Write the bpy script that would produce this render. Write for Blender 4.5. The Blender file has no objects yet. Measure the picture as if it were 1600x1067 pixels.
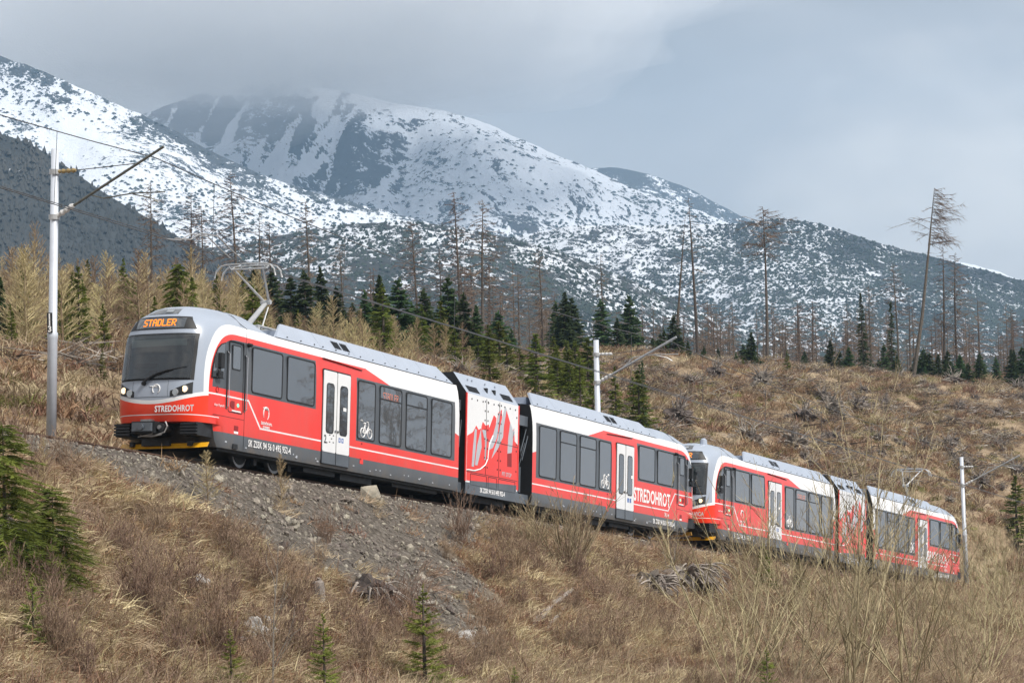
import bpy, bmesh, math, random
import numpy as np
from mathutils import Matrix, Vector, Euler

SC = bpy.context.scene
COL = SC.collection
rnd = random.Random(7)
rng = np.random.default_rng(11)

# ------------------------------------------------------------------ camera
FPX = 4300.0
PITCH = math.atan(107 / 4300.0)
ROLL = 0.03
_R = np.array([1, 0, 0.0]); _F = np.array([0, math.cos(PITCH), math.sin(PITCH)]); _U = np.cross(_R, _F)
RP = _R * math.cos(ROLL) - _U * math.sin(ROLL)
UP = _U * math.cos(ROLL) + _R * math.sin(ROLL)
cam_d = bpy.data.cameras.new('camera'); cam = bpy.data.objects.new('camera', cam_d); COL.objects.link(cam)
cam_d.sensor_width = 36; cam_d.lens = 36 * FPX / 1600
cam_d.clip_start = 0.5; cam_d.clip_end = 40000
m = Matrix.Identity(4)
for i in range(3):
    m[i][0] = RP[i]; m[i][1] = UP[i]; m[i][2] = -_F[i]
cam.matrix_world = m
SC.camera = cam

def at(px, py, d):
    """world point seen at photo pixel (px,py) at distance d along the view axis"""
    return d * (_F + (px - 800) / FPX * RP - (py - 533.5) / FPX * UP)

# ------------------------------------------------------------------ world, sun, exposure
SUN_EL, SUN_AZ = math.radians(50), math.radians(125)     # azimuth clockwise from +Y
w = bpy.data.worlds.new('World'); SC.world = w; w.use_nodes = True
nt = w.node_tree; nt.nodes.clear()
def N(nt, t, **kw):
    n = nt.nodes.new(t)
    for k, v in kw.items():
        if k.startswith('i_'):
            n.inputs[k[2:].replace('_', ' ')].default_value = v
        else: setattr(n, k, v)
    return n
out = N(nt, 'ShaderNodeOutputWorld'); bg = N(nt, 'ShaderNodeBackground'); bg.inputs[1].default_value = 0.066
sky = N(nt, 'ShaderNodeTexSky', sky_type='NISHITA', sun_disc=False, sun_elevation=SUN_EL, sun_rotation=SUN_AZ)
sky.air_density = 1.0; sky.dust_density = 2.0
tc = N(nt, 'ShaderNodeTexCoord')
mp = N(nt, 'ShaderNodeMapping'); mp.inputs['Scale'].default_value = (2.6, 2.6, 6.5); mp.inputs['Location'].default_value = (5.1, 0.0, 2.2)
nt.links.new(tc.outputs['Generated'], mp.inputs[0])
n1 = N(nt, 'ShaderNodeTexNoise'); n1.inputs['Scale'].default_value = 1.25; n1.inputs['Detail'].default_value = 5; n1.inputs['Roughness'].default_value = 0.52; n1.inputs['Distortion'].default_value = 0.25
nt.links.new(mp.outputs[0], n1.inputs['Vector'])
cr = N(nt, 'ShaderNodeValToRGB')
cr.color_ramp.elements[0].position = 0.30; cr.color_ramp.elements[0].color = (4.5, 4.8, 5.25, 1)
cr.color_ramp.elements[1].position = 0.70; cr.color_ramp.elements[1].color = (11.5, 11.1, 10.6, 1)
e = cr.color_ramp.elements.new(0.47); e.color = (6.2, 6.35, 6.7, 1)
nt.links.new(n1.outputs[0], cr.inputs[0])
mx = N(nt, 'ShaderNodeMixRGB'); mx.inputs[0].default_value = 0.9
nt.links.new(sky.outputs[0], mx.inputs[1]); nt.links.new(cr.outputs[0], mx.inputs[2])
nt.links.new(mx.outputs[0], bg.inputs[0]); nt.links.new(bg.outputs[0], out.inputs[0])

sd = bpy.data.lights.new('sun', 'SUN'); sd.energy = 3.5; sd.angle = math.radians(16); sd.color = (1.0, 0.95, 0.87)
sun = bpy.data.objects.new('sun', sd); COL.objects.link(sun)
sv = Vector((math.sin(SUN_AZ) * math.cos(SUN_EL), math.cos(SUN_AZ) * math.cos(SUN_EL), math.sin(SUN_EL)))
sun.rotation_euler = sv.to_track_quat('Z', 'Y').to_euler()
sun.location = (0, -20, 60)
SC.view_settings.view_transform = 'Standard'; SC.view_settings.look = 'None'
SC.view_settings.exposure = 0.45; SC.view_settings.gamma = 1
SC.cycles.volume_bounces = 3; SC.cycles.max_bounces = 5; SC.cycles.diffuse_bounces = 2; SC.cycles.glossy_bounces = 3; SC.cycles.transmission_bounces = 3; SC.cycles.transparent_max_bounces = 6
SC.cycles.use_light_tree = False

# ------------------------------------------------------------------ helpers
def tag(o, label=None, cat=None, group=None, kind=None):
    if label: o['label'] = label
    if cat: o['category'] = cat
    if group: o['group'] = group
    if kind: o['kind'] = kind
    return o

def empty(name, loc=(0, 0, 0)):
    o = bpy.data.objects.new(name, None); COL.objects.link(o); o.location = loc
    o.empty_display_size = 0.1
    return o

def link(name, me, parent=None):
    o = bpy.data.objects.new(name, me); COL.objects.link(o)
    if parent is not None: o.parent = parent
    return o

def copy_tree(o, parent=None):
    c = o.copy(); COL.objects.link(c); c.parent = parent
    for ch in o.children: copy_tree(ch, c)
    return c

class MB:
    def __init__(s): s.v = []; s.f = []; s.mi = []
    def add(s, vs, fs, mat=0):
        b = len(s.v); s.v.extend([tuple(map(float, q)) for q in vs])
        for f in fs: s.f.append(tuple(b + i for i in f)); s.mi.append(mat)
    def box(s, lo, hi, mat=0):
        x0, y0, z0 = lo; x1, y1, z1 = hi
        s.add([(x0,y0,z0),(x1,y0,z0),(x1,y1,z0),(x0,y1,z0),(x0,y0,z1),(x1,y0,z1),(x1,y1,z1),(x0,y1,z1)],
              [(0,3,2,1),(4,5,6,7),(0,1,5,4),(1,2,6,5),(2,3,7,6),(3,0,4,7)], mat)
    def tube(s, pts, rad, n=6, mat=0, cap=True):
        pts = [np.array(p, float) for p in pts]
        if not hasattr(rad, '__len__'): rad = [rad] * len(pts)
        b = len(s.v)
        for i, p in enumerate(pts):
            t = pts[min(i + 1, len(pts) - 1)] - pts[max(i - 1, 0)]
            t = t / (np.linalg.norm(t) + 1e-9)
            a = np.cross(t, (0, 0, 1.0)) if abs(t[2]) < 0.95 else np.cross(t, (1.0, 0, 0))
            a /= np.linalg.norm(a); c = np.cross(t, a)
            for k in range(n):
                th = 2 * math.pi * k / n
                s.v.append(tuple(p + rad[i] * (math.cos(th) * a + math.sin(th) * c)))
        for i in range(len(pts) - 1):
            for k in range(n):
                k2 = (k + 1) % n
                s.f.append((b + i*n + k, b + i*n + k2, b + (i+1)*n + k2, b + (i+1)*n + k)); s.mi.append(mat)
        if cap:
            s.f.append(tuple(b + k for k in reversed(range(n)))); s.mi.append(mat)
            s.f.append(tuple(b + (len(pts)-1)*n + k for k in range(n))); s.mi.append(mat)
    def sliver(s, p0, p1, wd, mat=0):
        """thin pointed twig: one triangle"""
        p0 = np.array(p0, float); p1 = np.array(p1, float); d = p1 - p0
        a = np.cross(d, (rnd.uniform(-1, 1), rnd.uniform(-1, 1), rnd.uniform(-1, 1)))
        a = a / (np.linalg.norm(a) + 1e-9) * wd * 0.5
        b = len(s.v); s.v += [tuple(p0 - a), tuple(p0 + a), tuple(p1)]
        s.f.append((b, b+1, b+2)); s.mi.append(mat)
    def cyl(s, c0, c1, r, n=16, mat=0): s.tube([c0, c1], [r, r], n, mat)
    def mesh(s, name, mats, smooth=False):
        me = bpy.data.meshes.new(name)
        me.from_pydata(s.v, [], s.f)
        for mt in mats: me.materials.append(mt)
        if any(s.mi): me.polygons.foreach_set('material_index', s.mi)
        if smooth: me.polygons.foreach_set('use_smooth', [True] * len(me.polygons))
        me.update(); return me
    def build(s, name, mats, parent=None, smooth=False):
        if not isinstance(mats, (list, tuple)): mats = [mats]
        return link(name, s.mesh(name, mats, smooth), parent)

def np_mesh(name, verts, tris, mats):
    me = bpy.data.meshes.new(name)
    verts = np.asarray(verts, np.float32); tris = np.asarray(tris, np.int32)
    k = tris.shape[1]
    me.vertices.add(len(verts)); me.vertices.foreach_set('co', verts.ravel())
    me.loops.add(tris.size); me.loops.foreach_set('vertex_index', tris.ravel())
    me.polygons.add(len(tris)); me.polygons.foreach_set('loop_start', np.arange(0, tris.size, k, dtype=np.int32))
    me.polygons.foreach_set('loop_total', np.full(len(tris), k, np.int32))
    for mt in mats: me.materials.append(mt)
    me.update(calc_edges=True); me.validate(); return me

# vectorised value noise
_perm = np.random.default_rng(3).random(65536).astype(np.float64)
def vnoise(x, y, z=0.0):
    x = np.asarray(x, float); y = np.asarray(y, float); z = np.zeros_like(x) + z
    xi = np.floor(x).astype(int); yi = np.floor(y).astype(int); zi = np.floor(z).astype(int)
    xf = x - xi; yf = y - yi; zf = z - zi
    u = xf*xf*(3-2*xf); v = yf*yf*(3-2*yf); q = zf*zf*(3-2*zf)
    def h(a, b, c): return _perm[(a * 7919 + b * 10473 + c * 3571 + ((a * b) & 1023) * 31) & 65535]
    def l(a, b, t): return a + (b - a) * t
    return l(l(l(h(xi,yi,zi), h(xi+1,yi,zi), u), l(h(xi,yi+1,zi), h(xi+1,yi+1,zi), u), v),
             l(l(h(xi,yi,zi+1), h(xi+1,yi,zi+1), u), l(h(xi,yi+1,zi+1), h(xi+1,yi+1,zi+1), u), v), q) * 2 - 1
def fbm(x, y, z=0.0, o=4, g=0.5):
    s = 0; a = 1.0; f = 1.0; t = 0
    for i in range(o):
        s = s + a * vnoise(np.asarray(x)*f + 17.3*i, np.asarray(y)*f - 9.1*i, np.asarray(z)*f + 4.7*i); t += a; a *= g; f *= 2.03
    return s / t

# ------------------------------------------------------------------ materials
def new_mat(name):
    mt = bpy.data.materials.new(name); mt.use_nodes = True
    b = mt.node_tree.nodes['Principled BSDF']
    return mt, mt.node_tree, b

def pmat(name, col, rough=0.6, metal=0.0, var=0.15, scale=4.0, bump=0.0, coat=0.0, spec=0.5, emit=None, estr=0.0, objvar=0.0, hue=None, coord='Object'):
    mt, t, b = new_mat(name)
    b.inputs['Roughness'].default_value = rough; b.inputs['Metallic'].default_value = metal
    b.inputs['Specular IOR Level'].default_value = spec
    if coat: b.inputs['Coat Weight'].default_value = coat; b.inputs['Coat Roughness'].default_value = 0.06
    tcn = N(t, 'ShaderNodeTexCoord'); no = N(t, 'ShaderNodeTexNoise')
    no.inputs['Scale'].default_value = scale; no.inputs['Detail'].default_value = 6; no.inputs['Roughness'].default_value = 0.65
    t.links.new(tcn.outputs[coord], no.inputs['Vector'])
    mxn = N(t, 'ShaderNodeMixRGB')
    c2 = hue if hue else col
    mxn.inputs[1].default_value = tuple(c * (1 - var) for c in col) + (1,)
    mxn.inputs[2].default_value = tuple(min(1, c * (1 + var)) for c in c2) + (1,)
    rm = N(t, 'ShaderNodeMapRange'); rm.inputs[1].default_value = 0.3; rm.inputs[2].default_value = 0.7
    t.links.new(no.outputs[0], rm.inputs[0]); t.links.new(rm.outputs[0], mxn.inputs[0])
    last = mxn.outputs[0]
    if objvar:
        oi = N(t, 'ShaderNodeObjectInfo'); hs = N(t, 'ShaderNodeHueSaturation')
        mr = N(t, 'ShaderNodeMapRange'); mr.inputs[3].default_value = 1 - objvar; mr.inputs[4].default_value = 1 + objvar
        mh = N(t, 'ShaderNodeMapRange'); mh.inputs[3].default_value = 0.5 - objvar * 0.07; mh.inputs[4].default_value = 0.5 + objvar * 0.07
        t.links.new(oi.outputs['Random'], mr.inputs[0]); t.links.new(mr.outputs[0], hs.inputs['Value'])
        t.links.new(oi.outputs['Random'], mh.inputs[0]); t.links.new(mh.outputs[0], hs.inputs['Hue'])
        t.links.new(last, hs.inputs['Color']); last = hs.outputs[0]
    t.links.new(last, b.inputs['Base Color'])
    if bump:
        bp = N(t, 'ShaderNodeBump'); bp.inputs['Strength'].default_value = bump; bp.inputs['Distance'].default_value = 0.05
        t.links.new(no.outputs[0], bp.inputs['Height']); t.links.new(bp.outputs[0], b.inputs['Normal'])
    if emit:
        mt.cycles.emission_sampling = 'NONE'
        b.inputs['Emission Color'].default_value = tuple(emit) + (1,); b.inputs['Emission Strength'].default_value = estr
    return mt

def leafmat(name, col, hue, var=0.3, objvar=0.18, scale=1.5, transl=0.25):
    mt = pmat(name, col, 0.75, 0, var, scale, hue=hue, objvar=objvar, spec=0.2)
    t = mt.node_tree; b = t.nodes['Principled BSDF']; o = t.nodes['Material Output']
    src = b.inputs['Base Color'].links[0].from_socket
    tr = N(t, 'ShaderNodeBsdfTranslucent'); ms = N(t, 'ShaderNodeMixShader'); ms.inputs[0].default_value = transl
    t.links.new(src, tr.inputs[0]); t.links.new(b.outputs[0], ms.inputs[1]); t.links.new(tr.outputs[0], ms.inputs[2])
    t.links.new(ms.outputs[0], o.inputs[0])
    return mt

M = {}
M['spruce'] = leafmat('spruce_needles', (0.035, 0.070, 0.030), (0.075, 0.115, 0.042), objvar=0.4)
M['spruce_y'] = leafmat('young_spruce_needles', (0.12, 0.165, 0.035), (0.24, 0.27, 0.06))
M['pine'] = leafmat('pine_needles', (0.07, 0.11, 0.025), (0.15, 0.17, 0.03))
M['larch'] = leafmat('larch_twigs', (0.32, 0.25, 0.145), (0.46, 0.365, 0.225), objvar=0.4)
M['bark_tan'] = pmat('young_bark', (0.24, 0.18, 0.11), 0.9, 0, 0.3, 6, 0.3, objvar=0.2)
M['larch_dark'] = leafmat('bare_larch_twigs', (0.13, 0.09, 0.068), (0.20, 0.145, 0.11), objvar=0.2, transl=0.1)
M['bark'] = pmat('bark', (0.10, 0.082, 0.068), 0.9, 0, 0.35, 6, 0.6, objvar=0.2)
M['bark_grey'] = pmat('grey_bark', (0.26, 0.235, 0.20), 0.85, 0, 0.3, 8, 0.4, objvar=0.15)
M['willow'] = pmat('willow_bark', (0.24, 0.195, 0.115), 0.8, 0, 0.35, 5, 0.2, hue=(0.37, 0.31, 0.19), objvar=0.2)
M['twig_brown'] = pmat('brown_twigs', (0.17, 0.11, 0.075), 0.85, 0, 0.35, 5, 0.2, hue=(0.26, 0.18, 0.13), objvar=0.2)
M['deadwood'] = pmat('dead_wood', (0.16, 0.14, 0.125), 0.9, 0, 0.5, 3, 0.8, hue=(0.30, 0.265, 0.235), objvar=0.25)
M['rootsoil'] = pmat('root_soil', (0.05, 0.042, 0.038), 0.95, 0, 0.5, 2.5, 0.9, hue=(0.14, 0.115, 0.10), objvar=0.3)
M['rock_pale'] = pmat('pale_rock', (0.34, 0.33, 0.32), 0.85, 0, 0.35, 4, 0.6, objvar=0.12)
M['gravel'] = pmat('gravel_stone', (0.14, 0.12, 0.10), 0.9, 0, 0.4, 1.3, 0.4, hue=(0.25, 0.22, 0.188), coord='Object', objvar=0.45)
M['grass'] = leafmat('dry_grass', (0.39, 0.295, 0.19), (0.57, 0.46, 0.32), var=0.3, scale=0.8, objvar=0.4, transl=0.2)
M['grass_red'] = leafmat('rusty_grass', (0.24, 0.14, 0.085), (0.37, 0.24, 0.155), var=0.3, scale=0.8, objvar=0.3, transl=0.2)
M['grass_hill'] = leafmat('hill_grass', (0.27, 0.20, 0.13), (0.42, 0.33, 0.23), var=0.35, scale=0.8, objvar=0.45, transl=0.15)
M['grass_green'] = leafmat('green_tuft', (0.14, 0.145, 0.05), (0.23, 0.21, 0.08), var=0.3, scale=0.8, objvar=0.3, transl=0.2)
M['rail'] = pmat('rail_steel', (0.14, 0.085, 0.06), 0.6, 0.5, 0.4, 9, 0.3)
M['sleeper'] = pmat('sleeper_concrete', (0.24, 0.225, 0.21), 0.9, 0, 0.3, 7, 0.3)
M['pole'] = pmat('pole_paint', (0.55, 0.59, 0.66), 0.45, 0.1, 0.08, 3, 0.05)
M['wire'] = pmat('wire_metal', (0.13, 0.13, 0.135), 0.45, 0.7, 0.2, 9)
M['wire_pale'] = pmat('pale_wire', (0.5, 0.5, 0.5), 0.4, 0.7, 0.1, 9)
M['arm'] = pmat('arm_metal', (0.16, 0.165, 0.15), 0.5, 0.5, 0.25, 7)
M['arm_pale'] = pmat('arm_galvanised', (0.5, 0.51, 0.52), 0.45, 0.5, 0.15, 7)
M['insul'] = pmat('insulator', (0.30, 0.22, 0.10), 0.4, 0, 0.15, 9)
M['insul_w'] = pmat('white_insulator', (0.6, 0.6, 0.6), 0.35, 0, 0.1, 9)
M['black'] = pmat('black_rubber', (0.012, 0.013, 0.015), 0.55, 0, 0.3, 8)
M['dark'] = pmat('dark_metal', (0.03, 0.032, 0.036), 0.5, 0.4, 0.4, 6, 0.1)
M['steel'] = pmat('steel_rim', (0.32, 0.32, 0.33), 0.4, 0.8, 0.3, 8)
M['yellow'] = pmat('yellow_paint', (0.72, 0.36, 0.01), 0.4, 0, 0.12, 5, coat=0.4)
M['white'] = pmat('white_paint', (0.80, 0.81, 0.83), 0.3, 0, 0.04, 3, coat=0.6)
M['white_print'] = pmat('white_print', (0.85, 0.85, 0.86), 0.5, 0, 0.03, 3)
M['door_white'] = pmat('door_white', (0.78, 0.79, 0.81), 0.3, 0, 0.04, 3, coat=0.5)
M['red_dark'] = pmat('dark_red_print', (0.26, 0.012, 0.012), 0.4, 0, 0.1, 4)
M['red'] = pmat('red_paint', (0.80, 0.035, 0.022), 0.28, 0, 0.06, 0.7, coat=0.35)
M['silver_print'] = pmat('silver_print', (0.52, 0.55, 0.60), 0.35, 0.2, 0.05, 4, coat=0.5)
M['blue_print'] = pmat('blue_print', (0.08, 0.16, 0.42), 0.4, 0, 0.05, 4)
M['roofgrey'] = pmat('roof_grey', (0.36, 0.41, 0.50), 0.38, 0.0, 0.07, 1.2, coat=0.4)
M['skirt'] = pmat('skirt_grey', (0.085, 0.10, 0.12), 0.35, 0, 0.25, 1.5, coat=0.35)
M['chrome'] = pmat('handrail_steel', (0.6, 0.6, 0.62), 0.25, 0.9, 0.05, 5)
M['led'] = pmat('amber_led', (0.5, 0.15, 0.01), 0.5, emit=(1.0, 0.25, 0.01), estr=1.15)
M['led_dim'] = pmat('dim_led', (0.4, 0.14, 0.09), 0.5, emit=(1.0, 0.28, 0.16), estr=0.35)
M['lamp'] = pmat('lit_headlight', (1, 0.85, 0.6), 0.2, emit=(1.0, 0.66, 0.34), estr=1.3)
M['lamp_off'] = pmat('unlit_lamp', (0.35, 0.38, 0.40), 0.12, 0.3, coat=1.0)
M['green_lamp'] = pmat('green_button', (0.1, 0.6, 0.3), 0.3, emit=(0.3, 1.0, 0.6), estr=0.8)

def glassmat(name, col=(0.03, 0.036, 0.042), rough=0.03, spec=0.9):
    mt, t, b = new_mat(name)
    b.inputs['Roughness'].default_value = rough
    oi = N(t, 'ShaderNodeObjectInfo'); mo = N(t, 'ShaderNodeMixRGB'); t.links.new(oi.outputs['Random'], mo.inputs[0])       # panes differ in tint
    mo.inputs[1].default_value = tuple(c * 0.5 for c in col) + (1,); mo.inputs[2].default_value = tuple(c * 1.6 for c in col) + (1,); t.links.new(mo.outputs[0], b.inputs['Base Color'])
    b.inputs['Specular IOR Level'].default_value = spec; b.inputs['IOR'].default_value = 2.0
    b.inputs['Coat Weight'].default_value = 0.8; b.inputs['Coat Roughness'].default_value = 0.02
    tcn = N(t, 'ShaderNodeTexCoord'); no = N(t, 'ShaderNodeTexNoise'); no.inputs['Scale'].default_value = 1.3
    bp = N(t, 'ShaderNodeBump'); bp.inputs['Strength'].default_value = 0.035; bp.inputs['Distance'].default_value = 0.1
    t.links.new(tcn.outputs['Object'], no.inputs['Vector']); t.links.new(no.outputs[0], bp.inputs['Height'])
    t.links.new(bp.outputs[0], b.inputs['Normal']); t.links.new(bp.outputs[0], b.inputs['Coat Normal'])
    return mt
M['glass'] = glassmat('window_glass', (0.055, 0.062, 0.07))
M['glass_dark'] = glassmat('dark_glass', (0.02, 0.024, 0.028))

def shieldmat():
    mt, t, b = new_mat('windscreen_glass')
    o = t.nodes['Material Output']; t.nodes.remove(b)
    tr = N(t, 'ShaderNodeBsdfTransparent'); tr.inputs[0].default_value = (0.62, 0.72, 0.74, 1)
    gl = N(t, 'ShaderNodeBsdfGlossy'); gl.inputs['Roughness'].default_value = 0.16
    fr = N(t, 'ShaderNodeFresnel'); fr.inputs[0].default_value = 2.2
    ms = N(t, 'ShaderNodeMixShader')
    t.links.new(fr.outputs[0], ms.inputs[0]); t.links.new(tr.outputs[0], ms.inputs[1]); t.links.new(gl.outputs[0], ms.inputs[2])
    t.links.new(ms.outputs[0], o.inputs[0]); return mt
M['shield'] = shieldmat()
M['cab_dark'] = pmat('cab_interior', (0.13, 0.15, 0.16), 0.8, 0, 0.3, 3)
M['cab_mid'] = pmat('cab_seat', (0.05, 0.055, 0.06), 0.7, 0, 0.3, 3)
M['blind'] = pmat('roller_blind', (0.62, 0.64, 0.62), 0.8, 0, 0.05, 3)

# livery paint: flat colours of the paint scheme, by position on the car
def livery():
    mt, t, b = new_mat('railcar_livery')
    b.inputs['Roughness'].default_value = 0.30; b.inputs['Coat Weight'].default_value = 0.35; b.inputs['Coat Roughness'].default_value = 0.08
    an = N(t, 'ShaderNodeAttribute'); an.attribute_name = 'liv'
    sp = N(t, 'ShaderNodeSeparateXYZ'); t.links.new(an.outputs['Vector'], sp.inputs[0])
    X, Y, Z = sp.outputs
    def m(op, a, b_=None, c=None):
        n = N(t, 'ShaderNodeMath', operation=op)
        for i, q in enumerate((a, b_, c)):
            if q is None: continue
            if isinstance(q, (int, float)): n.inputs[i].default_value = q
            else: t.links.new(q, n.inputs[i])
        return n.outputs[0]
    gt = lambda a, b_: m('GREATER_THAN', a, b_)
    lt = lambda a, b_: m('LESS_THAN', a, b_)
    AND = lambda *a: a[0] if len(a) == 1 else m('MULTIPLY', a[0], AND(*a[1:]))
    NOT = lambda a: m('SUBTRACT', 1.0, a)
    aY = m('ABSOLUTE', Y)
    def ell(xc, zc, a, bb, pw):
        ex = m('POWER', m('DIVIDE', m('MAXIMUM', m('SUBTRACT', X, xc), 0.0), a), pw)
        ez = m('POWER', m('DIVIDE', m('MAXIMUM', m('SUBTRACT', Z, zc), 0.0), bb), pw)
        return lt(m('ADD', ex, ez), 1.0)
    inner = ell(0.30, 1.60, 1.34, 1.61, 2.6)
    outer = ell(0.30, 1.60, 1.49, 1.84, 2.8)
    zw = m('ADD', 1.41, m('MULTIPLY', 0.165, m('MULTIPLY', aY, aY)))        # waist line dips in the middle of the front
    front = gt(X, 1.76)
    above = gt(Z, zw)
    # line on the side
    tl = m('DIVIDE', m('ADD', X, 0.80), 0.62); tl = m('MINIMUM', m('MAXIMUM', tl, 0.0), 1.0)
    zl = m('ADD', 1.05, m('MULTIPLY', tl, 0.62))
    onl = lt(m('ABSOLUTE', m('SUBTRACT', Z, zl)), m('ADD', 0.019, m('MULTIPLY', 0.02, AND(gt(X, -0.80), lt(X, -0.18)))))
    diag = AND(lt(X, -6.46), gt(Z, m('ADD', 3.20, m('MULTIPLY', 0.215, m('ADD', X, 6.46)))))
    band1 = AND(ell(0.30, 1.60, 1.22, 1.475, 2.6), gt(Z, 1.83), gt(X, -3.62))
    band2 = AND(gt(X, -11.88), lt(X, -5.86), gt(Z, 1.245), lt(Z, 2.91))
    cols = dict(red=(0.80, 0.035, 0.022), fred=(0.86, 0.035, 0.004), white=(0.80, 0.81, 0.83), grey=(0.345, 0.395, 0.48), skirt=(0.085, 0.10, 0.12), band=(0.065, 0.075, 0.088), black=(0.015, 0.016, 0.018))
    last = [None]
    def lay(mask, col):
        n = N(t, 'ShaderNodeMixRGB')
        if last[0] is None: n.inputs[1].default_value = cols['grey'] + (1,)
        else: t.links.new(last[0], n.inputs[1])
        n.inputs[2].default_value = cols[col] + (1,)
        t.links.new(mask, n.inputs[0]); last[0] = n.outputs[0]
    lay(outer, 'white')
    lay(inner, 'red')
    lay(diag, 'white')
    lay(gt(Z, 3.445), 'grey')
    lay(AND(inner, onl), 'white')
    lay(band1, 'band'); lay(band2, 'band')
    lay(AND(gt(X, 1.5), NOT(inner), NOT(above)), 'fred')
    lay(AND(gt(X, 1.30), lt(Z, 1.42), gt(m('ADD', X, m('MULTIPLY', -0.45, Z)), 1.12)), 'fred')
    lay(AND(gt(X, 1.6), NOT(inner), lt(m('ABSOLUTE', m('SUBTRACT', Z, zw)), 0.045)), 'white')
    lay(AND(gt(X, 1.2), lt(m('ABSOLUTE', m('SUBTRACT', Z, 1.115)), 0.010)), 'white')
    lay(lt(Z, 0.79), 'skirt')
    lay(AND(gt(X, 1.02), lt(Z, 0.94), lt(aY, 1.16)), 'black')
    # light dust and rain streaks on the paint
    no = N(t, 'ShaderNodeTexNoise'); no.inputs['Scale'].default_value = 1.4; no.inputs['Detail'].default_value = 6
    mpn = N(t, 'ShaderNodeMapping'); mpn.inputs['Scale'].default_value = (1, 1, 0.35)
    t.links.new(an.outputs['Vector'], mpn.inputs[0]); t.links.new(mpn.outputs[0], no.inputs['Vector'])
    mr = N(t, 'ShaderNodeMapRange'); mr.inputs[1].default_value = 0.45; mr.inputs[2].default_value = 0.8; mr.inputs[4].default_value = 0.14
    t.links.new(no.outputs[0], mr.inputs[0])
    du = N(t, 'ShaderNodeMixRGB'); du.inputs[2].default_value = (0.30, 0.27, 0.24, 1)
    t.links.new(mr.outputs[0], du.inputs[0]); t.links.new(last[0], du.inputs[1])
    gz_ = N(t, 'ShaderNodeMapRange'); gz_.inputs[1].default_value = 1.25; gz_.inputs[2].default_value = 0.40; gz_.inputs[3].default_value = 0.0; gz_.inputs[4].default_value = 1.0
    t.links.new(Z, gz_.inputs[0])
    n3 = N(t, 'ShaderNodeTexNoise'); n3.inputs['Scale'].default_value = 2.2; n3.inputs['Detail'].default_value = 7; n3.inputs['Roughness'].default_value = 0.7
    mp3 = N(t, 'ShaderNodeMapping'); mp3.inputs['Scale'].default_value = (1, 1, 0.5); t.links.new(an.outputs['Vector'], mp3.inputs[0]); t.links.new(mp3.outputs[0], n3.inputs['Vector'])
    g2 = N(t, 'ShaderNodeMapRange'); g2.inputs[1].default_value = 0.42; g2.inputs[2].default_value = 0.72; g2.inputs[4].default_value = 0.55; t.links.new(n3.outputs[0], g2.inputs[0])
    br_ = N(t, 'ShaderNodeMixRGB'); br_.inputs[2].default_value = (0.17, 0.135, 0.105, 1)          # brake dust low on the body
    t.links.new(m('MULTIPLY', gz_.outputs[0], g2.outputs[0]), br_.inputs[0]); t.links.new(du.outputs[0], br_.inputs[1])
    t.links.new(br_.outputs[0], b.inputs['Base Color'])
    rr = N(t, 'ShaderNodeMapRange'); rr.inputs[3].default_value = 0.24; rr.inputs[4].default_value = 0.42
    t.links.new(no.outputs[0], rr.inputs[0]); t.links.new(rr.outputs[0], b.inputs['Roughness'])
    wv = N(t, 'ShaderNodeTexNoise'); wv.inputs['Scale'].default_value = 1.1
    bp = N(t, 'ShaderNodeBump'); bp.inputs['Strength'].default_value = 0.06; bp.inputs['Distance'].default_value = 0.08
    t.links.new(an.outputs['Vector'], wv.inputs['Vector']); t.links.new(wv.outputs[0], bp.inputs['Height'])
    t.links.new(bp.outputs[0], b.inputs['Normal']); t.links.new(bp.outputs[0], b.inputs['Coat Normal'])
    return mt
M['livery'] = livery()

# ------------------------------------------------------------------ the line of the track
D = at(2754, 1142, 1.0); D = D / np.linalg.norm(D)            # runs away from the camera and downhill
E2 = np.array([D[1], -D[0], 0]); E2 /= np.linalg.norm(E2)     # level, towards the camera side
E3 = np.cross(E2, D); E3 = E3 if E3[2] > 0 else -E3
ORG = at(380, 705, 66.67) - 1.25 * E2 - 0.42 * E3             # middle of the track under the first cab
DH = D[:2] / np.linalg.norm(D[:2]); GR = D[2] / np.linalg.norm(D[:2])
RAILZ = 0.11
def loc(x, y, z): return ORG - x * D + y * E2 + z * E3        # x forward, y to the camera side, z up
FRAME = Matrix(((-D[0], E2[0], E3[0], ORG[0]), (-D[1], E2[1], E3[1], ORG[1]), (-D[2], E2[2], E3[2], ORG[2]), (0, 0, 0, 1)))

# ------------------------------------------------------------------ terrain
class TPS:
    def __init__(s, P, lam=1e-3):
        P = np.array(P, float); s.c = P[:, :2] / 50.0
        n = len(P); K = s.k(s.c); A = np.zeros((n+3, n+3)); A[:n, :n] = K + lam*np.eye(n)
        A[:n, n] = 1; A[:n, n+1:] = s.c; A[n, :n] = 1; A[n+1:, :n] = s.c.T
        s.w = np.linalg.solve(A, np.concatenate([P[:, 2], np.zeros(3)]))
    def k(s, q):
        r2 = ((q[:, None, :] - s.c[None]) ** 2).sum(-1)
        return 0.5 * r2 * np.log(r2 + 1e-12)
    def __call__(s, x, y):
        sh = np.shape(x); q = np.stack([np.ravel(x), np.ravel(y)], -1) / 50.0; o = np.empty(len(q))
        for i in range(0, len(q), 20000):
            qq = q[i:i+20000]; o[i:i+20000] = s.k(qq) @ s.w[:-3] + s.w[-3] + qq @ s.w[-2:]
        return o.reshape(sh)

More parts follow.
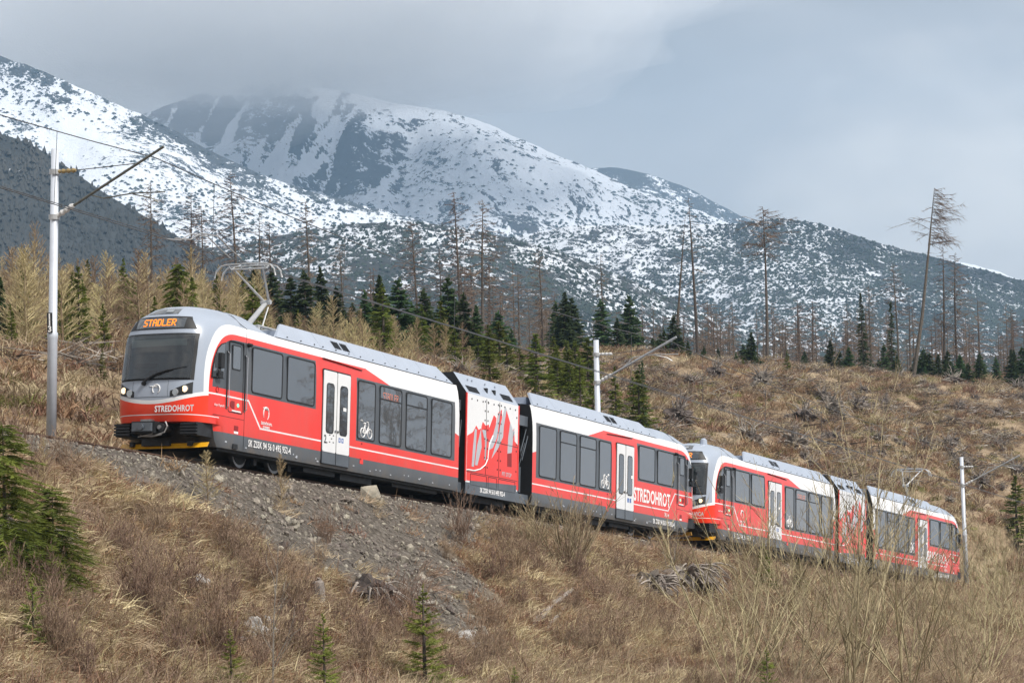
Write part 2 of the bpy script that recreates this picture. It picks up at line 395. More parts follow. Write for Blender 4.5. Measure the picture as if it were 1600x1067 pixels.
near_pts = [at(*p) for p in [(-250,1020,51),(50,1000,54.5),(400,1050,58.5),(620,985,66),(800,900,77.5),(800,1000,67.5),(800,1075,60),(1100,885,96),(1100,960,84),
            (1100,1075,63),(1300,950,99),(1300,1075,65),(1550,925,124),(1550,1000,98),(1550,1080,70),(1900,1000,110),(1900,960,140)]]
near_pts += [np.array(p) for p in [(0,30,-4.3),(-16,30,-4.2),(22,30,-5),(0,0,-1.75),(-20,0,-1.8),(20,0,-2.2),(0,-40,-1),(45,70,-8),(70,150,-14.)]]
tps_near = TPS(near_pts)
far_pts = [at(*p) for p in [(-200,540,85),(-200,490,140),(0,555,88),(0,520,112),(0,490,150),(150,575,85),(150,525,115),(150,500,150),(300,600,82),(300,545,112),(300,512,160),
            (450,575,100),(450,532,160),(600,600,105),(600,572,145),(600,548,200),(750,640,106),(750,590,140),(750,560,210),(900,680,118),(900,610,150),(900,560,220),
            (1050,720,130),(1050,640,160),(1050,573,232),(1200,760,140),(1200,660,178),(1200,575,240),(1400,810,148),(1400,690,185),(1400,600,240),(1590,830,160),(1590,700,200),(1590,600,250),(1900,840,190),(1900,600,280)]]
for px in (-200, 200, 600, 1000, 1400, 1800): far_pts.append(at(px, 640 - 0.03*(px-800) + 25, 330))
for px in (-200, 400, 1000, 1700): far_pts.append(at(px, 640 - 0.03*(px-800) + 10, 700))
for px in (-300, 800, 1900): far_pts.append(at(px, 640 - 0.03*(px-800) - 10, 1500))
for s in range(-40, 130, 12):
    p = loc(-s, -4.2, -0.25); far_pts.append(p)
tps_far = TPS(far_pts)

def smax(a, b, k):
    h = np.clip(0.5 + 0.5 * (a - b) / k, 0, 1)
    return b + (a - b) * h + k * h * (1 - h)
def track_sq(x, y):
    dx = x - ORG[0]; dy = y - ORG[1]
    return dx * DH[0] + dy * DH[1], dx * E2[0] + dy * E2[1]
def ground(x, y):
    x = np.asarray(x, float); y = np.asarray(y, float)
    a, q = track_sq(x, y)
    zr = ORG[2] + GR * a - 0.10
    bed = zr - 0.16 * np.clip((np.abs(q) - 1.3) / 0.7, 0, 1)
    rough = fbm(x * 0.45, y * 0.45, 0, 4) * 0.30 + fbm(x * 0.1, y * 0.1, 3, 2) * 0.35
    emb = zr - 0.16 - 0.66 * np.maximum(q - 1.9, 0) + np.clip(q - 2.2, 0, 1.2) * 0.35 * fbm(x * 0.6, y * 0.6, 7, 4)
    zn = smax(emb, tps_near(x, y) + rough * np.clip((q - 3) / 4, 0, 1), 0.9)
    amp = 1.0 + np.clip((y - 110) / 80, 0, 1) * 1.3
    zf = tps_far(x, y) + rough * amp * np.clip((-q - 3) / 4, 0, 1)
    wf = np.clip((-q - 2.0) / 3.0, 0, 1); wf = wf * wf * (3 - 2 * wf)
    far_side = (bed - 0.30 * np.clip((-q - 2.0) / 0.8, 0, 1)) * (1 - wf) + zf * wf
    z = np.where(q > 1.9, zn, np.where(q < -2.0, far_side, bed))
    return z
def gz(x, y): return float(ground(np.array([x]), np.array([y]))[0])
def ray_ground(px, py, d0=45, d1=330, near=True):
    """ground point seen at a photo pixel"""
    d = np.arange(d0, d1, 0.25); P = d[:, None] * (_F + (px - 800) / FPX * RP - (py - 533.5) / FPX * UP)[None]
    hit = np.nonzero(P[:, 2] <= ground(P[:, 0], P[:, 1]))[0]
    i = hit[0] if len(hit) else len(d) - 1
    return P[i]

ys = np.concatenate([np.linspace(-45, 40, 18), np.arange(42, 135, 0.55), np.arange(135, 260, 1.1), np.arange(262, 340, 5), np.array([360, 400, 460, 540, 650, 800, 1000, 1300, 1700, 2300, 3200, 4500, 6500])])
us = np.linspace(-1, 1, 260)
YY, UU = np.meshgrid(ys, us, indexing='ij')
XX = UU * (0.27 * np.maximum(YY, 0) + 16) + 0.0
ZZ = ground(XX, YY)
ZZ = np.where(YY > 900, np.minimum(ZZ, -10) - (YY - 900) * 0.004, ZZ)
# ground meshes share the height function; gravel mask is a property of the ground itself
def gravel_mask(x, y):
    a, q = track_sq(x, y)
    n = fbm(x * 0.35, y * 0.35, 1, 4) * 1.6
    n2 = fbm(x * 1.1 + 5, y * 1.1, 2, 3)
    reach = np.interp(a, [-30, -14, -9, -5, -1, 4, 9, 15, 30, 100], [2.4, 2.6, 3.2, 5.8, 8.6, 6.4, 4.0, 3.0, 2.4, 2.1])
    start = np.interp(a, [-30, -9, -5, 0, 30], [0, 0, 0.0, 0.0, 0])
    g = np.clip((reach - q + n * np.interp(reach, [2.4, 9], [0.5, 2.6])) / 0.9 + n2 * 0.8, 0, 1) * (q > start)
    return np.where(q < 0, np.clip((q + 2.9) / 0.6, 0, 1), g)
def ground_mat():
    mt, t, b = new_mat('hillside_ground')
    b.inputs['Roughness'].default_value = 0.95; b.inputs['Specular IOR Level'].default_value = 0.1
    ge = N(t, 'ShaderNodeNewGeometry')
    def noise(s, d=6, r=0.65):
        n = N(t, 'ShaderNodeTexNoise'); n.inputs['Scale'].default_value = s; n.inputs['Detail'].default_value = d; n.inputs['Roughness'].default_value = r
        t.links.new(ge.outputs['Position'], n.inputs['Vector']); return n.outputs[0]
    def ramp(src, els):
        r = N(t, 'ShaderNodeValToRGB'); cr = r.color_ramp
        cr.elements[0].position, cr.elements[0].color = els[0][0], els[0][1] + (1,)
        cr.elements[1].position, cr.elements[1].color = els[-1][0], els[-1][1] + (1,)
        for p, c in els[1:-1]: e = cr.elements.new(p); e.color = c + (1,)
        t.links.new(src, r.inputs[0]); return r.outputs[0]
    grass = ramp(noise(0.55, 8, 0.72), [(0.30, (0.10, 0.075, 0.052)), (0.44, (0.23, 0.17, 0.11)), (0.56, (0.36, 0.275, 0.185)), (0.72, (0.47, 0.375, 0.265))])
    grav = ramp(noise(7.0, 6, 0.75), [(0.32, (0.045, 0.038, 0.032)), (0.48, (0.12, 0.105, 0.09)), (0.60, (0.19, 0.17, 0.148)), (0.74, (0.30, 0.28, 0.255))])
    at_ = N(t, 'ShaderNodeAttribute'); at_.attribute_name = 'gravel'
    mxg = N(t, 'ShaderNodeMixRGB'); t.links.new(at_.outputs['Fac'], mxg.inputs[0]); t.links.new(grass, mxg.inputs[1]); t.links.new(grav, mxg.inputs[2])
    t.links.new(mxg.outputs[0], b.inputs['Base Color'])
    bp = N(t, 'ShaderNodeBump'); bp.inputs['Strength'].default_value = 0.9; bp.inputs['Distance'].default_value = 0.12
    t.links.new(noise(5.0, 8, 0.75), bp.inputs['Height']); t.links.new(bp.outputs[0], b.inputs['Normal'])
    return mt
nY, nX = XX.shape
idx = np.arange(nY * nX).reshape(nY, nX)
quads = np.stack([idx[:-1, :-1], idx[:-1, 1:], idx[1:, 1:], idx[1:, :-1]], -1).reshape(-1, 4)
gm = np_mesh('hillside', np.stack([XX, YY, ZZ], -1).reshape(-1, 3), quads, [ground_mat()])
gm.polygons.foreach_set('use_smooth', [True] * len(gm.polygons))
ga = gm.attributes.new('gravel', 'FLOAT', 'POINT'); ga.data.foreach_set('value', gravel_mask(XX, YY).ravel().astype(np.float32))
terrain = tag(link('hillside_terrain', gm), 'brown grassy hillside falling from the railway embankment', None, None, 'structure')
# ------------------------------------------------------------------ mountains
def mountain_mat(name, snow=(0.68, 0.72, 0.79), rock=(0.055, 0.065, 0.085), veg=(0.05, 0.055, 0.05), s1=0.012, s2=0.06, stretch=(1, 1, 1)):
    mt, t, b = new_mat(name)
    b.inputs['Roughness'].default_value = 0.9; b.inputs['Specular IOR Level'].default_value = 0.1
    ge = N(t, 'ShaderNodeNewGeometry'); mp_ = N(t, 'ShaderNodeMapping'); mp_.inputs['Scale'].default_value = stretch
    t.links.new(ge.outputs['Position'], mp_.inputs[0])
    def noise(sc, d, r, dist=0.0):
        n = N(t, 'ShaderNodeTexNoise'); n.inputs['Scale'].default_value = sc; n.inputs['Detail'].default_value = d; n.inputs['Roughness'].default_value = r; n.inputs['Distortion'].default_value = dist
        t.links.new(mp_.outputs[0], n.inputs['Vector']); return n.outputs[0]
    a = N(t, 'ShaderNodeAttribute'); a.attribute_name = 'bare'
    big = noise(s1, 9, 0.62, 0.4); fine = noise(s2, 6, 0.7)
    def m(op, x, y):
        n = N(t, 'ShaderNodeMath', operation=op)
        for i, q in enumerate((x, y)):
            if isinstance(q, (int, float)): n.inputs[i].default_value = q
            else: t.links.new(q, n.inputs[i])
        return n.outputs[0]
    vf = noise(s2 * 3.2, 5, 0.75)
    v = m('ADD', m('ADD', m('MULTIPLY', big, 1.2), m('MULTIPLY', fine, 1.3)), m('MULTIPLY', vf, 1.0))
    v = m('SUBTRACT', v, 1.25)
    v = m('ADD', v, m('SUBTRACT', a.outputs['Fac'], 0.5))
    mr = N(t, 'ShaderNodeMapRange'); mr.inputs[1].default_value = 0.485; mr.inputs[2].default_value = 0.525; mr.clamp = True
    t.links.new(v, mr.inputs[0])
    rk = N(t, 'ShaderNodeMixRGB'); rk.inputs[1].default_value = rock + (1,); rk.inputs[2].default_value = veg + (1,); t.links.new(noise(s2 * 0.6, 4, 0.6), rk.inputs[0])
    mxn = N(t, 'ShaderNodeMixRGB'); mxn.inputs[1].default_value = snow + (1,)
    t.links.new(rk.outputs[0], mxn.inputs[2]); t.links.new(mr.outputs[0], mxn.inputs[0]); t.links.new(mxn.outputs[0], b.inputs['Base Color'])
    bp = N(t, 'ShaderNodeBump'); bp.inputs['Strength'].default_value = 0.5; bp.inputs['Distance'].default_value = 6
    t.links.new(v, bp.inputs['Height']); t.links.new(bp.outputs[0], b.inputs['Normal'])
    return mt

def mountain(name, label, ridge, D1, base_py, D0, mat, bare, amp=18, fs=0.006, nu=320, nv=110, gully=0.0, pw=0.8, px0=-420, px1=2020, jag=2.0):
    """slope with real depth: ridge line at distance D1, foot at distance D0, a back slope behind"""
    rp = np.array(ridge, float); px = np.linspace(px0, px1, nu)
    ry = np.interp(px, rp[:, 0], rp[:, 1])
    ry = np.convolve(np.pad(ry, 4, mode='edge'), np.ones(9) / 9, 'valid') + jag * fbm(px * 0.05, px * 0 + D1 * 0.01, 0, 4)
    by = base_py if np.isscalar(base_py) else np.interp(px, np.array(base_py)[:, 0], np.array(base_py)[:, 1])
    vv = np.concatenate([np.linspace(-0.5, -0.04, 8), np.linspace(0, 1, nv)])
    V, PXX = np.meshgrid(vv, px, indexing='ij')
    RY = np.broadcast_to(ry, PXX.shape); BY = np.broadcast_to(by, PXX.shape)
    vp = np.clip(V, 0, 1)
    PY = RY + (BY - RY) * vp ** pw
    PY = np.where(V < 0, RY + (-V) * (BY - RY) * 0.9, PY)
    DD = D1 + (D0 - D1) * V
    DD = DD * (1 + 0.06 * fbm(PXX * 0.004, V * 1.5, D1, 3) * np.clip(vp * 3, 0, 1))
    dirs = _F[None, None] + ((PXX - 800) / FPX)[..., None] * RP - ((PY - 533.5) / FPX)[..., None] * UP
    P = dirs * DD[..., None]
    fade = np.clip(np.abs(V) * 9, 0, 1)
    d = fbm(P[..., 0] * fs, P[..., 1] * fs, P[..., 2] * fs * 0.6, 6, 0.52) * amp
    if gully:
        r = 1 - np.abs(fbm(P[..., 0] * fs * 1.6 + 40, P[..., 2] * fs * 0.35, 3.3, 4, 0.5))
        d = d + gully * (r - 0.7) * amp * 2.2
    P = P + (d * fade)[..., None] * np.array([0.0, -0.75, 0.65])
    n0, n1_ = V.shape; ii = np.arange(n0 * n1_).reshape(n0, n1_)
    q = np.stack([ii[:-1, :-1], ii[1:, :-1], ii[1:, 1:], ii[:-1, 1:]], -1).reshape(-1, 4)
    me = np_mesh(name, P.reshape(-1, 3), q, [mat]); me.polygons.foreach_set('use_smooth', [True] * len(me.polygons))
    a = me.attributes.new('bare', 'FLOAT', 'POINT')
    a.data.foreach_set('value', np.clip(bare(PXX, PY, vp), 0, 1).astype(np.float32).ravel())
    o = link(name, me); tag(o, label, None, None, 'structure')
    return o, P, PXX, PY, vp

def scrub(name, label, P, mask, count, rmin, rmax, hmul, mat, seed, clump=0.03):
    """dwarf pines / trees on a slope: small spiky crowns, one mass"""
    r_ = np.random.default_rng(seed)
    n0, n1_ = P.shape[:2]
    i = r_.uniform(8, n0 - 1.01, count * 6); j = r_.uniform(0, n1_ - 1.01, count * 6)
    a, b = i.astype(int), j.astype(int); fi, fj = i - a, j - b
    w_ = mask[a, b]
    q = ((P[a, b] * (1-fi)[:, None] + P[a+1, b] * fi[:, None]) * (1-fj)[:, None] + (P[a, b+1] * (1-fi)[:, None] + P[a+1, b+1] * fi[:, None]) * fj[:, None])
    w_ = w_ + 0.55 * fbm(q[:, 0] * clump, q[:, 1] * clump, q[:, 2] * clump, 3)
    ok = r_.random(len(w_)) < np.clip(w_, 0, 1); q = q[ok][:count]; n = len(q)
    k = 5
    rad = r_.uniform(rmin, rmax, n); ht = rad * hmul * r_.uniform(0.7, 1.3, n); an = r_.uniform(0, 6.28, n)
    v = np.empty((n, k + 1, 3)); f = []
    for c in range(k):
        th = an + 2 * math.pi * c / k; rr = rad * r_.uniform(0.6, 1.25, n)
        v[:, c, 0] = q[:, 0] + rr * np.cos(th); v[:, c, 1] = q[:, 1] + rr * np.sin(th); v[:, c, 2] = q[:, 2] + rad * hmul * r_.uniform(-0.5, 0.45, n)
    v[:, k] = q + np.stack([r_.normal(0, 0.15, n) * rad, r_.normal(0, 0.15, n) * rad, ht], -1)
    base = (np.arange(n) * (k + 1))[:, None]
    f = np.concatenate([base + np.array([[c, (c + 1) % k, k]]) for c in range(k)])
    o = link(name, np_mesh(name, v.reshape(-1, 3), f, [mat])); tag(o, label, None, None, 'stuff'); return o

M['mt_snow'] = mountain_mat('snowy_slope', s1=0.014, s2=0.09)
M['mt_rock'] = mountain_mat('rocky_summit', s1=0.016, s2=0.06, stretch=(1, 0.6, 0.45), rock=(0.05, 0.052, 0.06), veg=(0.03, 0.034, 0.042))
M['mt_speck'] = mountain_mat('speckled_slope', s1=0.035, s2=0.16)
M['mt_dark'] = mountain_mat('forest_floor', rock=(0.045, 0.055, 0.06), veg=(0.055, 0.055, 0.055), s1=0.02, s2=0.12)
M['dwarf'] = pmat('dwarf_pine', (0.018, 0.030, 0.027), 0.9, 0, 0.4, 0.02, hue=(0.036, 0.048, 0.04), coord='Object', spec=0.1)
M['farwood'] = pmat('far_woodland', (0.026, 0.032, 0.034), 0.9, 0, 0.3, 0.006, hue=(0.05, 0.05, 0.048), coord='Object', spec=0.1)

def g(px, py, cx, cy, sx, sy): return np.exp(-((px - cx) / sx) ** 2 - ((py - cy) / sy) ** 2)
# far ridge behind on the right
mountain('far_ridge', 'dark distant ridge behind the snowy shoulder', [(600,330),(820,285),(915,260),(990,264),(1060,285),(1110,312),(1175,347),(1300,400),(2000,560)], 4300, 560, 3700, M['mt_snow'],
         lambda x, y, v: 0.66 - 0.35 * v, 16, 0.007, 200, 50)
mountain('far_ridge', 'pale snow slope peeping out at the far right', [(1200,420),(1400,395),(1520,412),(1560,424),(1600,440),(1800,500),(2000,560)], 4000, 560, 3500, M['mt_snow'], lambda x, y, v: 0.30 + 0 * v, 8, 0.006, 120, 30, px0=1150)
# summit
def bare_sum(x, y, v):
    u = x + 0.45 * (y - 160)
    rib = 1 - np.abs(fbm(u * 0.022, y * 0.0045, 5.5, 4, 0.55)) * 1.9                      # 1 in the snow gullies between the ribs
    face = np.clip(g(x, y, 478, 230, 95, 72) * 1.5 + g(x, y, 320, 190, 90, 38) * 1.3 + g(x, y, 585, 282, 62, 34) * 1.1, 0, 1)
    return 0.34 + face * (0.42 * np.clip((0.90 - rib) / 0.14, 0, 1) - 0.04) + np.clip((y - 330) / 120, 0, 1) * 0.12 + 0.10 * fbm(x * 0.02, y * 0.02, 1, 3)
o2, P2, X2, Y2, V2 = mountain('summit', 'snowy summit with dark rock buttresses vanishing into cloud', [(-100,300),(120,215),(240,172),(330,140),(430,128),(520,140),(600,158),(700,175),(760,192),(800,212),(860,238),(920,262),(1000,300),(1080,325),(1160,356),(1300,430),(2000,600)],
         3700, [(-400,560),(2000,600)], 2700, M['mt_rock'], bare_sum, 42, 0.0042, 460, 190, gully=0.9, pw=0.85, px0=-60, px1=1500)
scrub('dwarf_pine_scrub', 'dwarf pine speckling the snowy summit slope', P2, np.clip((Y2 - 250) / 150, 0, 1) * 0.55 + g(X2, Y2, 700, 240, 120, 60) * 0.16 - 0.05, 16000, 1.3, 4.2, 0.5, M['dwarf'], 5, 0.012)
# left snowy ridge
o1, P1, X1, Y1, V1 = mountain('snow_ridge', 'long snowy ridge descending from the left edge', [(-400,-40),(-100,55),(0,88),(60,108),(130,140),(200,170),(260,198),(330,236),(400,270),(470,296),(560,318),(680,352),(800,392),(1000,450),(1300,560),(2000,700)],
         2900, [(-400,470),(2000,760)], 2200, M['mt_snow'], lambda x, y, v: 0.36 + 0.17 * np.clip((0.06 - v) / 0.06, 0, 1) + 0.16 * g(x, y, 300, 235, 110, 45) - 0.06 * g(x, y, 110, 190, 120, 60) + 0.05 * np.clip((v - 0.25) * 2, 0, 1), 26, 0.0055, 420, 150)
scrub('dwarf_pine_scrub', 'dwarf pine speckling the left snowy ridge', P1, 0.10 + 0.3 * np.clip((0.10 - V1) / 0.10, 0, 1) * (X1 < 500) + 0.55 * np.clip((Y1 - 270) / 140, 0, 1), 34000, 1.0, 3.2, 0.55, M['dwarf'], 6, 0.014)
# speckled shoulder on the right
o4, P4, X4, Y4, V4 = mountain('shoulder', 'rounded snowy shoulder thickly speckled with dwarf pine on the right', [(300,520),(600,440),(800,370),(900,352),(1000,352),(1080,352),(1150,350),(1200,343),(1240,342),(1290,352),(1350,372),(1420,392),(1500,412),(1560,428),(1600,440),(1750,480),(2000,560)],
         2300, [(-400,640),(2000,640)], 1750, M['mt_speck'], lambda x, y, v: 0.46 + 0.12 * np.clip((x - 1250) / 300, 0, 1) + 0.16 * np.clip((0.16 - v) / 0.16, 0, 1) * (x > 1150), 16, 0.008, 420, 130, px0=200)
scrub('dwarf_pine_scrub', 'dense dwarf pine speckling the right shoulder', P4, 0.40 + 0.35 * np.clip((X4 - 950) / 250, 0, 1) + 0.35 * np.clip((0.10 - V4) / 0.10, 0, 1) * (X4 > 1150) + 0.5 * np.clip((X4 - 1350) / 200, 0, 1) - 0.22 * g(X4, Y4, 960, 385, 90, 45), 78000, 0.8, 2.0, 0.7, M['dwarf'], 7, 0.07)
# dark wooded ridge across the middle
o5, P5, X5, Y5, V5 = mountain('wooded_ridge', 'dark blue wooded ridge crossing the middle distance', [(-400,420),(200,410),(420,372),(520,352),(620,345),(700,352),(800,372),(870,393),(950,423),(1010,448),(1080,482),(1150,512),(1250,535),(1400,548),(1600,552),(2000,560)],
         1650, [(-400,700),(2000,700)], 1000, M['mt_dark'], lambda x, y, v: 0.54 + 0.34 * np.clip((v - 0.12) / 0.3, 0, 1), 10, 0.012, 380, 110)
scrub('woodland', 'dense dark woodland covering the middle ridge', P5, 0.75 + 0.6 * np.clip((V5 - 0.08) / 0.3, 0, 1), 70000, 0.7, 1.7, 1.2, M['dwarf'], 8, 0.03)
# dark wooded spur on the left
o6, P6, X6, Y6, V6 = mountain('wooded_spur', 'dark wooded spur falling from the left edge', [(-400,60),(-100,185),(0,208),(50,226),(100,258),(160,300),(220,335),(280,370),(340,404),(420,440),(520,480),(700,540),(900,600),(2000,760)],
         1450, [(-400,660),(2000,800)], 1000, M['mt_dark'], lambda x, y, v: 0.95 + 0 * v - 0.12 * g(x, y, 40, 265, 70, 40), 9, 0.012, 300, 90, px1=1300)
scrub('woodland', 'dense dark woodland covering the left spur', P6, 0.9 + 0 * V6, 34000, 0.8, 1.9, 2.2, M['farwood'], 9, 0.03)

# ------------------------------------------------------------------ air and cloud
def vol_box(name, lo, hi, dens, col, aniso=0.0):
    mb = MB(); mb.box(lo, hi); mt = bpy.data.materials.new(name); mt.use_nodes = True; t = mt.node_tree
    t.nodes.remove(t.nodes['Principled BSDF'])
    pv = N(t, 'ShaderNodeVolumePrincipled'); pv.inputs['Color'].default_value = col + (1,); pv.inputs['Density'].default_value = dens; pv.inputs['Anisotropy'].default_value = aniso
    t.links.new(pv.outputs[0], t.nodes['Material Output'].inputs['Volume'])
    o = mb.build(name, mt); return o
hz = vol_box('haze', (-1900, -120, -80), (1900, 5000, 560), 1.1e-4, (0.46, 0.71, 1.0))
tag(hz, 'thin bluish mountain air over the whole view', None, None, 'stuff')

M['cloud'] = bpy.data.materials.new('cloud'); M['cloud'].use_nodes = True
_t = M['cloud'].node_tree; _t.nodes.remove(_t.nodes['Principled BSDF'])
_pv = N(_t, 'ShaderNodeVolumePrincipled'); _pv.inputs['Color'].default_value = (0.985, 0.99, 1.0, 1); _pv.inputs['Density'].default_value = 0.0021
_t.links.new(_pv.outputs[0], _t.nodes['Material Output'].inputs['Volume'])
for k, (px, py, d, rx, ry, rz, lab) in enumerate([(330, -40, 3250, 520, 330, 190, 'grey cloud bank sitting on the left half of the summit'), (560, -10, 3300, 420, 340, 150, 'grey cloud bank sitting on the right half of the summit'), (120, -120, 3150, 620, 300, 230, 'grey cloud bank above the left snowy ridge'),
        (420, 25, 3350, 300, 200, 88, 'thin cloud veil draped over the rocks of the summit'), (780, -190, 3400, 620, 260, 190, 'thin cloud bank trailing right of the summit')]):
    bm = bmesh.new(); bmesh.ops.create_icosphere(bm, subdivisions=5, radius=1.0)
    co = np.array([v.co[:] for v in bm.verts])
    dd = 1 + 0.30 * fbm(co[:, 0] * 2.8 + k * 7, co[:, 1] * 2.8, co[:, 2] * 2.8, 5)
    for v, q in zip(bm.verts, dd): v.co *= q; v.co.x *= rx; v.co.y *= ry; v.co.z *= rz
    me = bpy.data.meshes.new('cloud'); bm.to_mesh(me); bm.free(); me.materials.append(M['cloud'])
    o = link('cloud', me); o.location = at(px, py, d); tag(o, lab, None, None, 'stuff')
# ------------------------------------------------------------------ track
track = empty('railway_track'); track.matrix_world = FRAME
tag(track, 'rusty rails of the rack railway on sleepers, climbing to the left', 'track')
S0, S1 = -34, 118
for yy in (-0.535, 0.535):
    mb = MB()
    prof = [(-0.06, -0.14), (0.06, -0.14), (0.06, -0.12), (0.012, -0.10), (0.012, -0.04), (0.034, -0.03), (0.034, 0.0), (-0.034, 0.0), (-0.034, -0.03), (-0.012, -0.04), (-0.012, -0.10), (-0.06, -0.12)]
    n = len(prof)
    mb.add([(-S0, yy + a, RAILZ + b) for a, b in prof] + [(-S1, yy + a, RAILZ + b) for a, b in prof], [(i, (i+1) % n, n + (i+1) % n, n + i) for i in range(n)] + [tuple(range(n)), tuple(reversed(range(n, 2*n)))])
    mb.build('rail', M['rail'], track)
mb = MB(); mb.box((-S1, -0.05, RAILZ - 0.12), (-S0, 0.05, RAILZ + 0.04)); mb.build('rack_rail', M['rail'], track)
mb = MB(); mb.box((-0.11, -0.95, RAILZ - 0.26), (0.11, 0.95, RAILZ - 0.142)); sl = mb.mesh('sleeper', [M['sleeper']])
s = S0 + 0.3
while s < S1:
    o = link('sleeper', sl, track); o.location = (-s, 0, 0); s += 0.68
# ------------------------------------------------------------------ the trains
CARL = 12.15                 # cab seam to the inner end of a railcar
USEAM = -29.45               # seam of the rear cab, in unit coordinates
UNIT2 = -35.0                # second unit, along the track
ZR = [0.42, 0.60, 0.93, 0.95, 1.15, 1.45, 1.75, 2.0, 2.3, 2.6, 2.9, 3.1, 3.25, 3.42, 3.52, 3.62, 3.72, 3.80, 3.87, 3.91]
ZW = dict(zip(ZR, [1.21, 1.245, 1.25, 1.25, 1.25, 1.25, 1.25, 1.25, 1.25, 1.245, 1.23, 1.205, 1.18, 1.13, 1.07, 0.98, 0.86, 0.72, 0.52, 0.28]))
ZN = dict(zip(ZR, [1.42, 1.52, 1.62, 2.16, 2.22, 2.25, 2.24, 2.21, 2.16, 2.10, 2.09, 2.06, 2.02, 1.96, 1.91, 1.83, 1.68, 1.42, 1.0, 0.5]))
ZX = dict(zip(ZR, [0.75, 0.8, 0.85, 0.95, 0.95, 0.95, 0.95, 0.95, 0.95, 0.92, 0.84, 0.74, 0.60, 0.40, 0.2, -0.2, -0.25, -0.3, -0.35, -0.4]))
ZP = dict(zip(ZR, [3.4, 3.4, 3.4, 3.3, 3.3, 3.3, 3.3, 3.3, 3.3, 3.3, 3.25, 3.2, 3.1, 3.0, 2.8, 2.5, 2.4, 2.3, 2.2, 2.0]))
def ip(tab, z): return float(np.interp(z, ZR, [tab[k] for k in ZR]))
def nose_x(y, z):
    r = min(abs(y) / ip(ZW, z), 0.999); p = ip(ZP, z); x0 = ip(ZX, z)
    return x0 + (ip(ZN, z) - x0) * (1 - r ** p) ** (1 / p)

def hull_mesh(name, flip):
    """railcar shell in cab coordinates (x forward of the cab seam), mapped to unit coordinates"""
    T = (lambda x: USEAM - x) if flip else (lambda x: x)
    rows = []
    xs_side = [-CARL, -11.2, -9, -6, -3, -1.75, -1.55, -1.35, -1.15, -0.9, -0.6]
    for z in ZR:
        row = []
        wv, nv, x0, p = ZW[z], ZN[z], ZX[z], ZP[z]
        def squash(x):
            if z <= 3.42: return z
            k = 0.12 + 0.88 * np.clip((x + 1.55) / 0.75, 0, 1)
            return 3.42 + (z - 3.42) * k
        for x in xs_side:
            zz = squash(x)
            row.append((x, wv, zz))
        for k in range(0, 57):
            th = math.pi / 2 - math.pi * k / 56
            c, s_ = math.cos(th), math.sin(th)
            x = x0 + (nv - x0) * max(c, 0) ** (2 / p); y = wv * math.copysign(abs(s_) ** (2 / p), s_)
            row.append((x, y, squash(x)))
        for x in reversed(xs_side):
            row.append((x, -wv, squash(x)))
        rows.append(row)
    n = len(rows[0]); v = []; f = []
    for r in rows: v += r
    for i in range(len(rows) - 1):
        for k in range(n - 1):
            a, b_, c, d = i*n + k, i*n + k + 1, (i+1)*n + k + 1, (i+1)*n + k
            f.append((a, b_, c, d))
    top = (len(rows) - 1) * n
    for k in range(n // 2):                      # roof closes across, strip by strip
        a, b_ = top + k, top + k + 1; c, d = top + n - 2 - k, top + n - 1 - k
        if len({a, b_, c, d}) == 4: f.append((a, b_, c, d))
    for k in range(n // 2):                      # floor
        a, b_ = k, k + 1; c, d = n - 2 - k, n - 1 - k
        if len({a, b_, c, d}) == 4: f.append((d, c, b_, a))
    for i in range(len(rows) - 1):               # inner end wall
        f.append((i*n, (i+1)*n, (i+1)*n + n - 1, i*n + n - 1))
    me = bpy.data.meshes.new(name)
    vv = [(T(x), y, z) for x, y, z in v]
    if flip: f = [tuple(reversed(q)) for q in f]
    me.from_pydata(vv, [], f)
    me.materials.append(M['livery']); me.materials.append(M['black'])
    endw = len(rows) - 1
    mi = [0] * len(f)
    for i in range(endw): mi[-1 - i] = 1
    me.polygons.foreach_set('material_index', mi)
    bm = bmesh.new(); bm.from_mesh(me); bmesh.ops.recalc_face_normals(bm, faces=bm.faces); bm.to_mesh(me); bm.free()
    me.polygons.foreach_set('use_smooth', [True] * len(me.polygons))
    me.set_sharp_from_angle(angle=math.radians(28))
    at_ = me.attributes.new('liv', 'FLOAT_VECTOR', 'POINT')
    # keep the unmapped coordinates for the paint scheme
    co = np.empty(len(me.vertices) * 3, np.float32); me.vertices.foreach_get('co', co); co = co.reshape(-1, 3)
    lv = co.copy()
    if flip: lv[:, 0] = USEAM - co[:, 0]
    at_.data.foreach_set('vector', lv.ravel())
    return me

def rrect(x0, x1, z0, z1, r, n=5):
    pts = []
    for cx, cz, a0 in ((x1 - r, z1 - r, 0), (x0 + r, z1 - r, 90), (x0 + r, z0 + r, 180), (x1 - r, z0 + r, 270)):
        for k in range(n + 1):
            a = math.radians(a0 + 90 * k / n); pts.append((cx + r * math.cos(a), cz + r * math.sin(a)))
    return pts

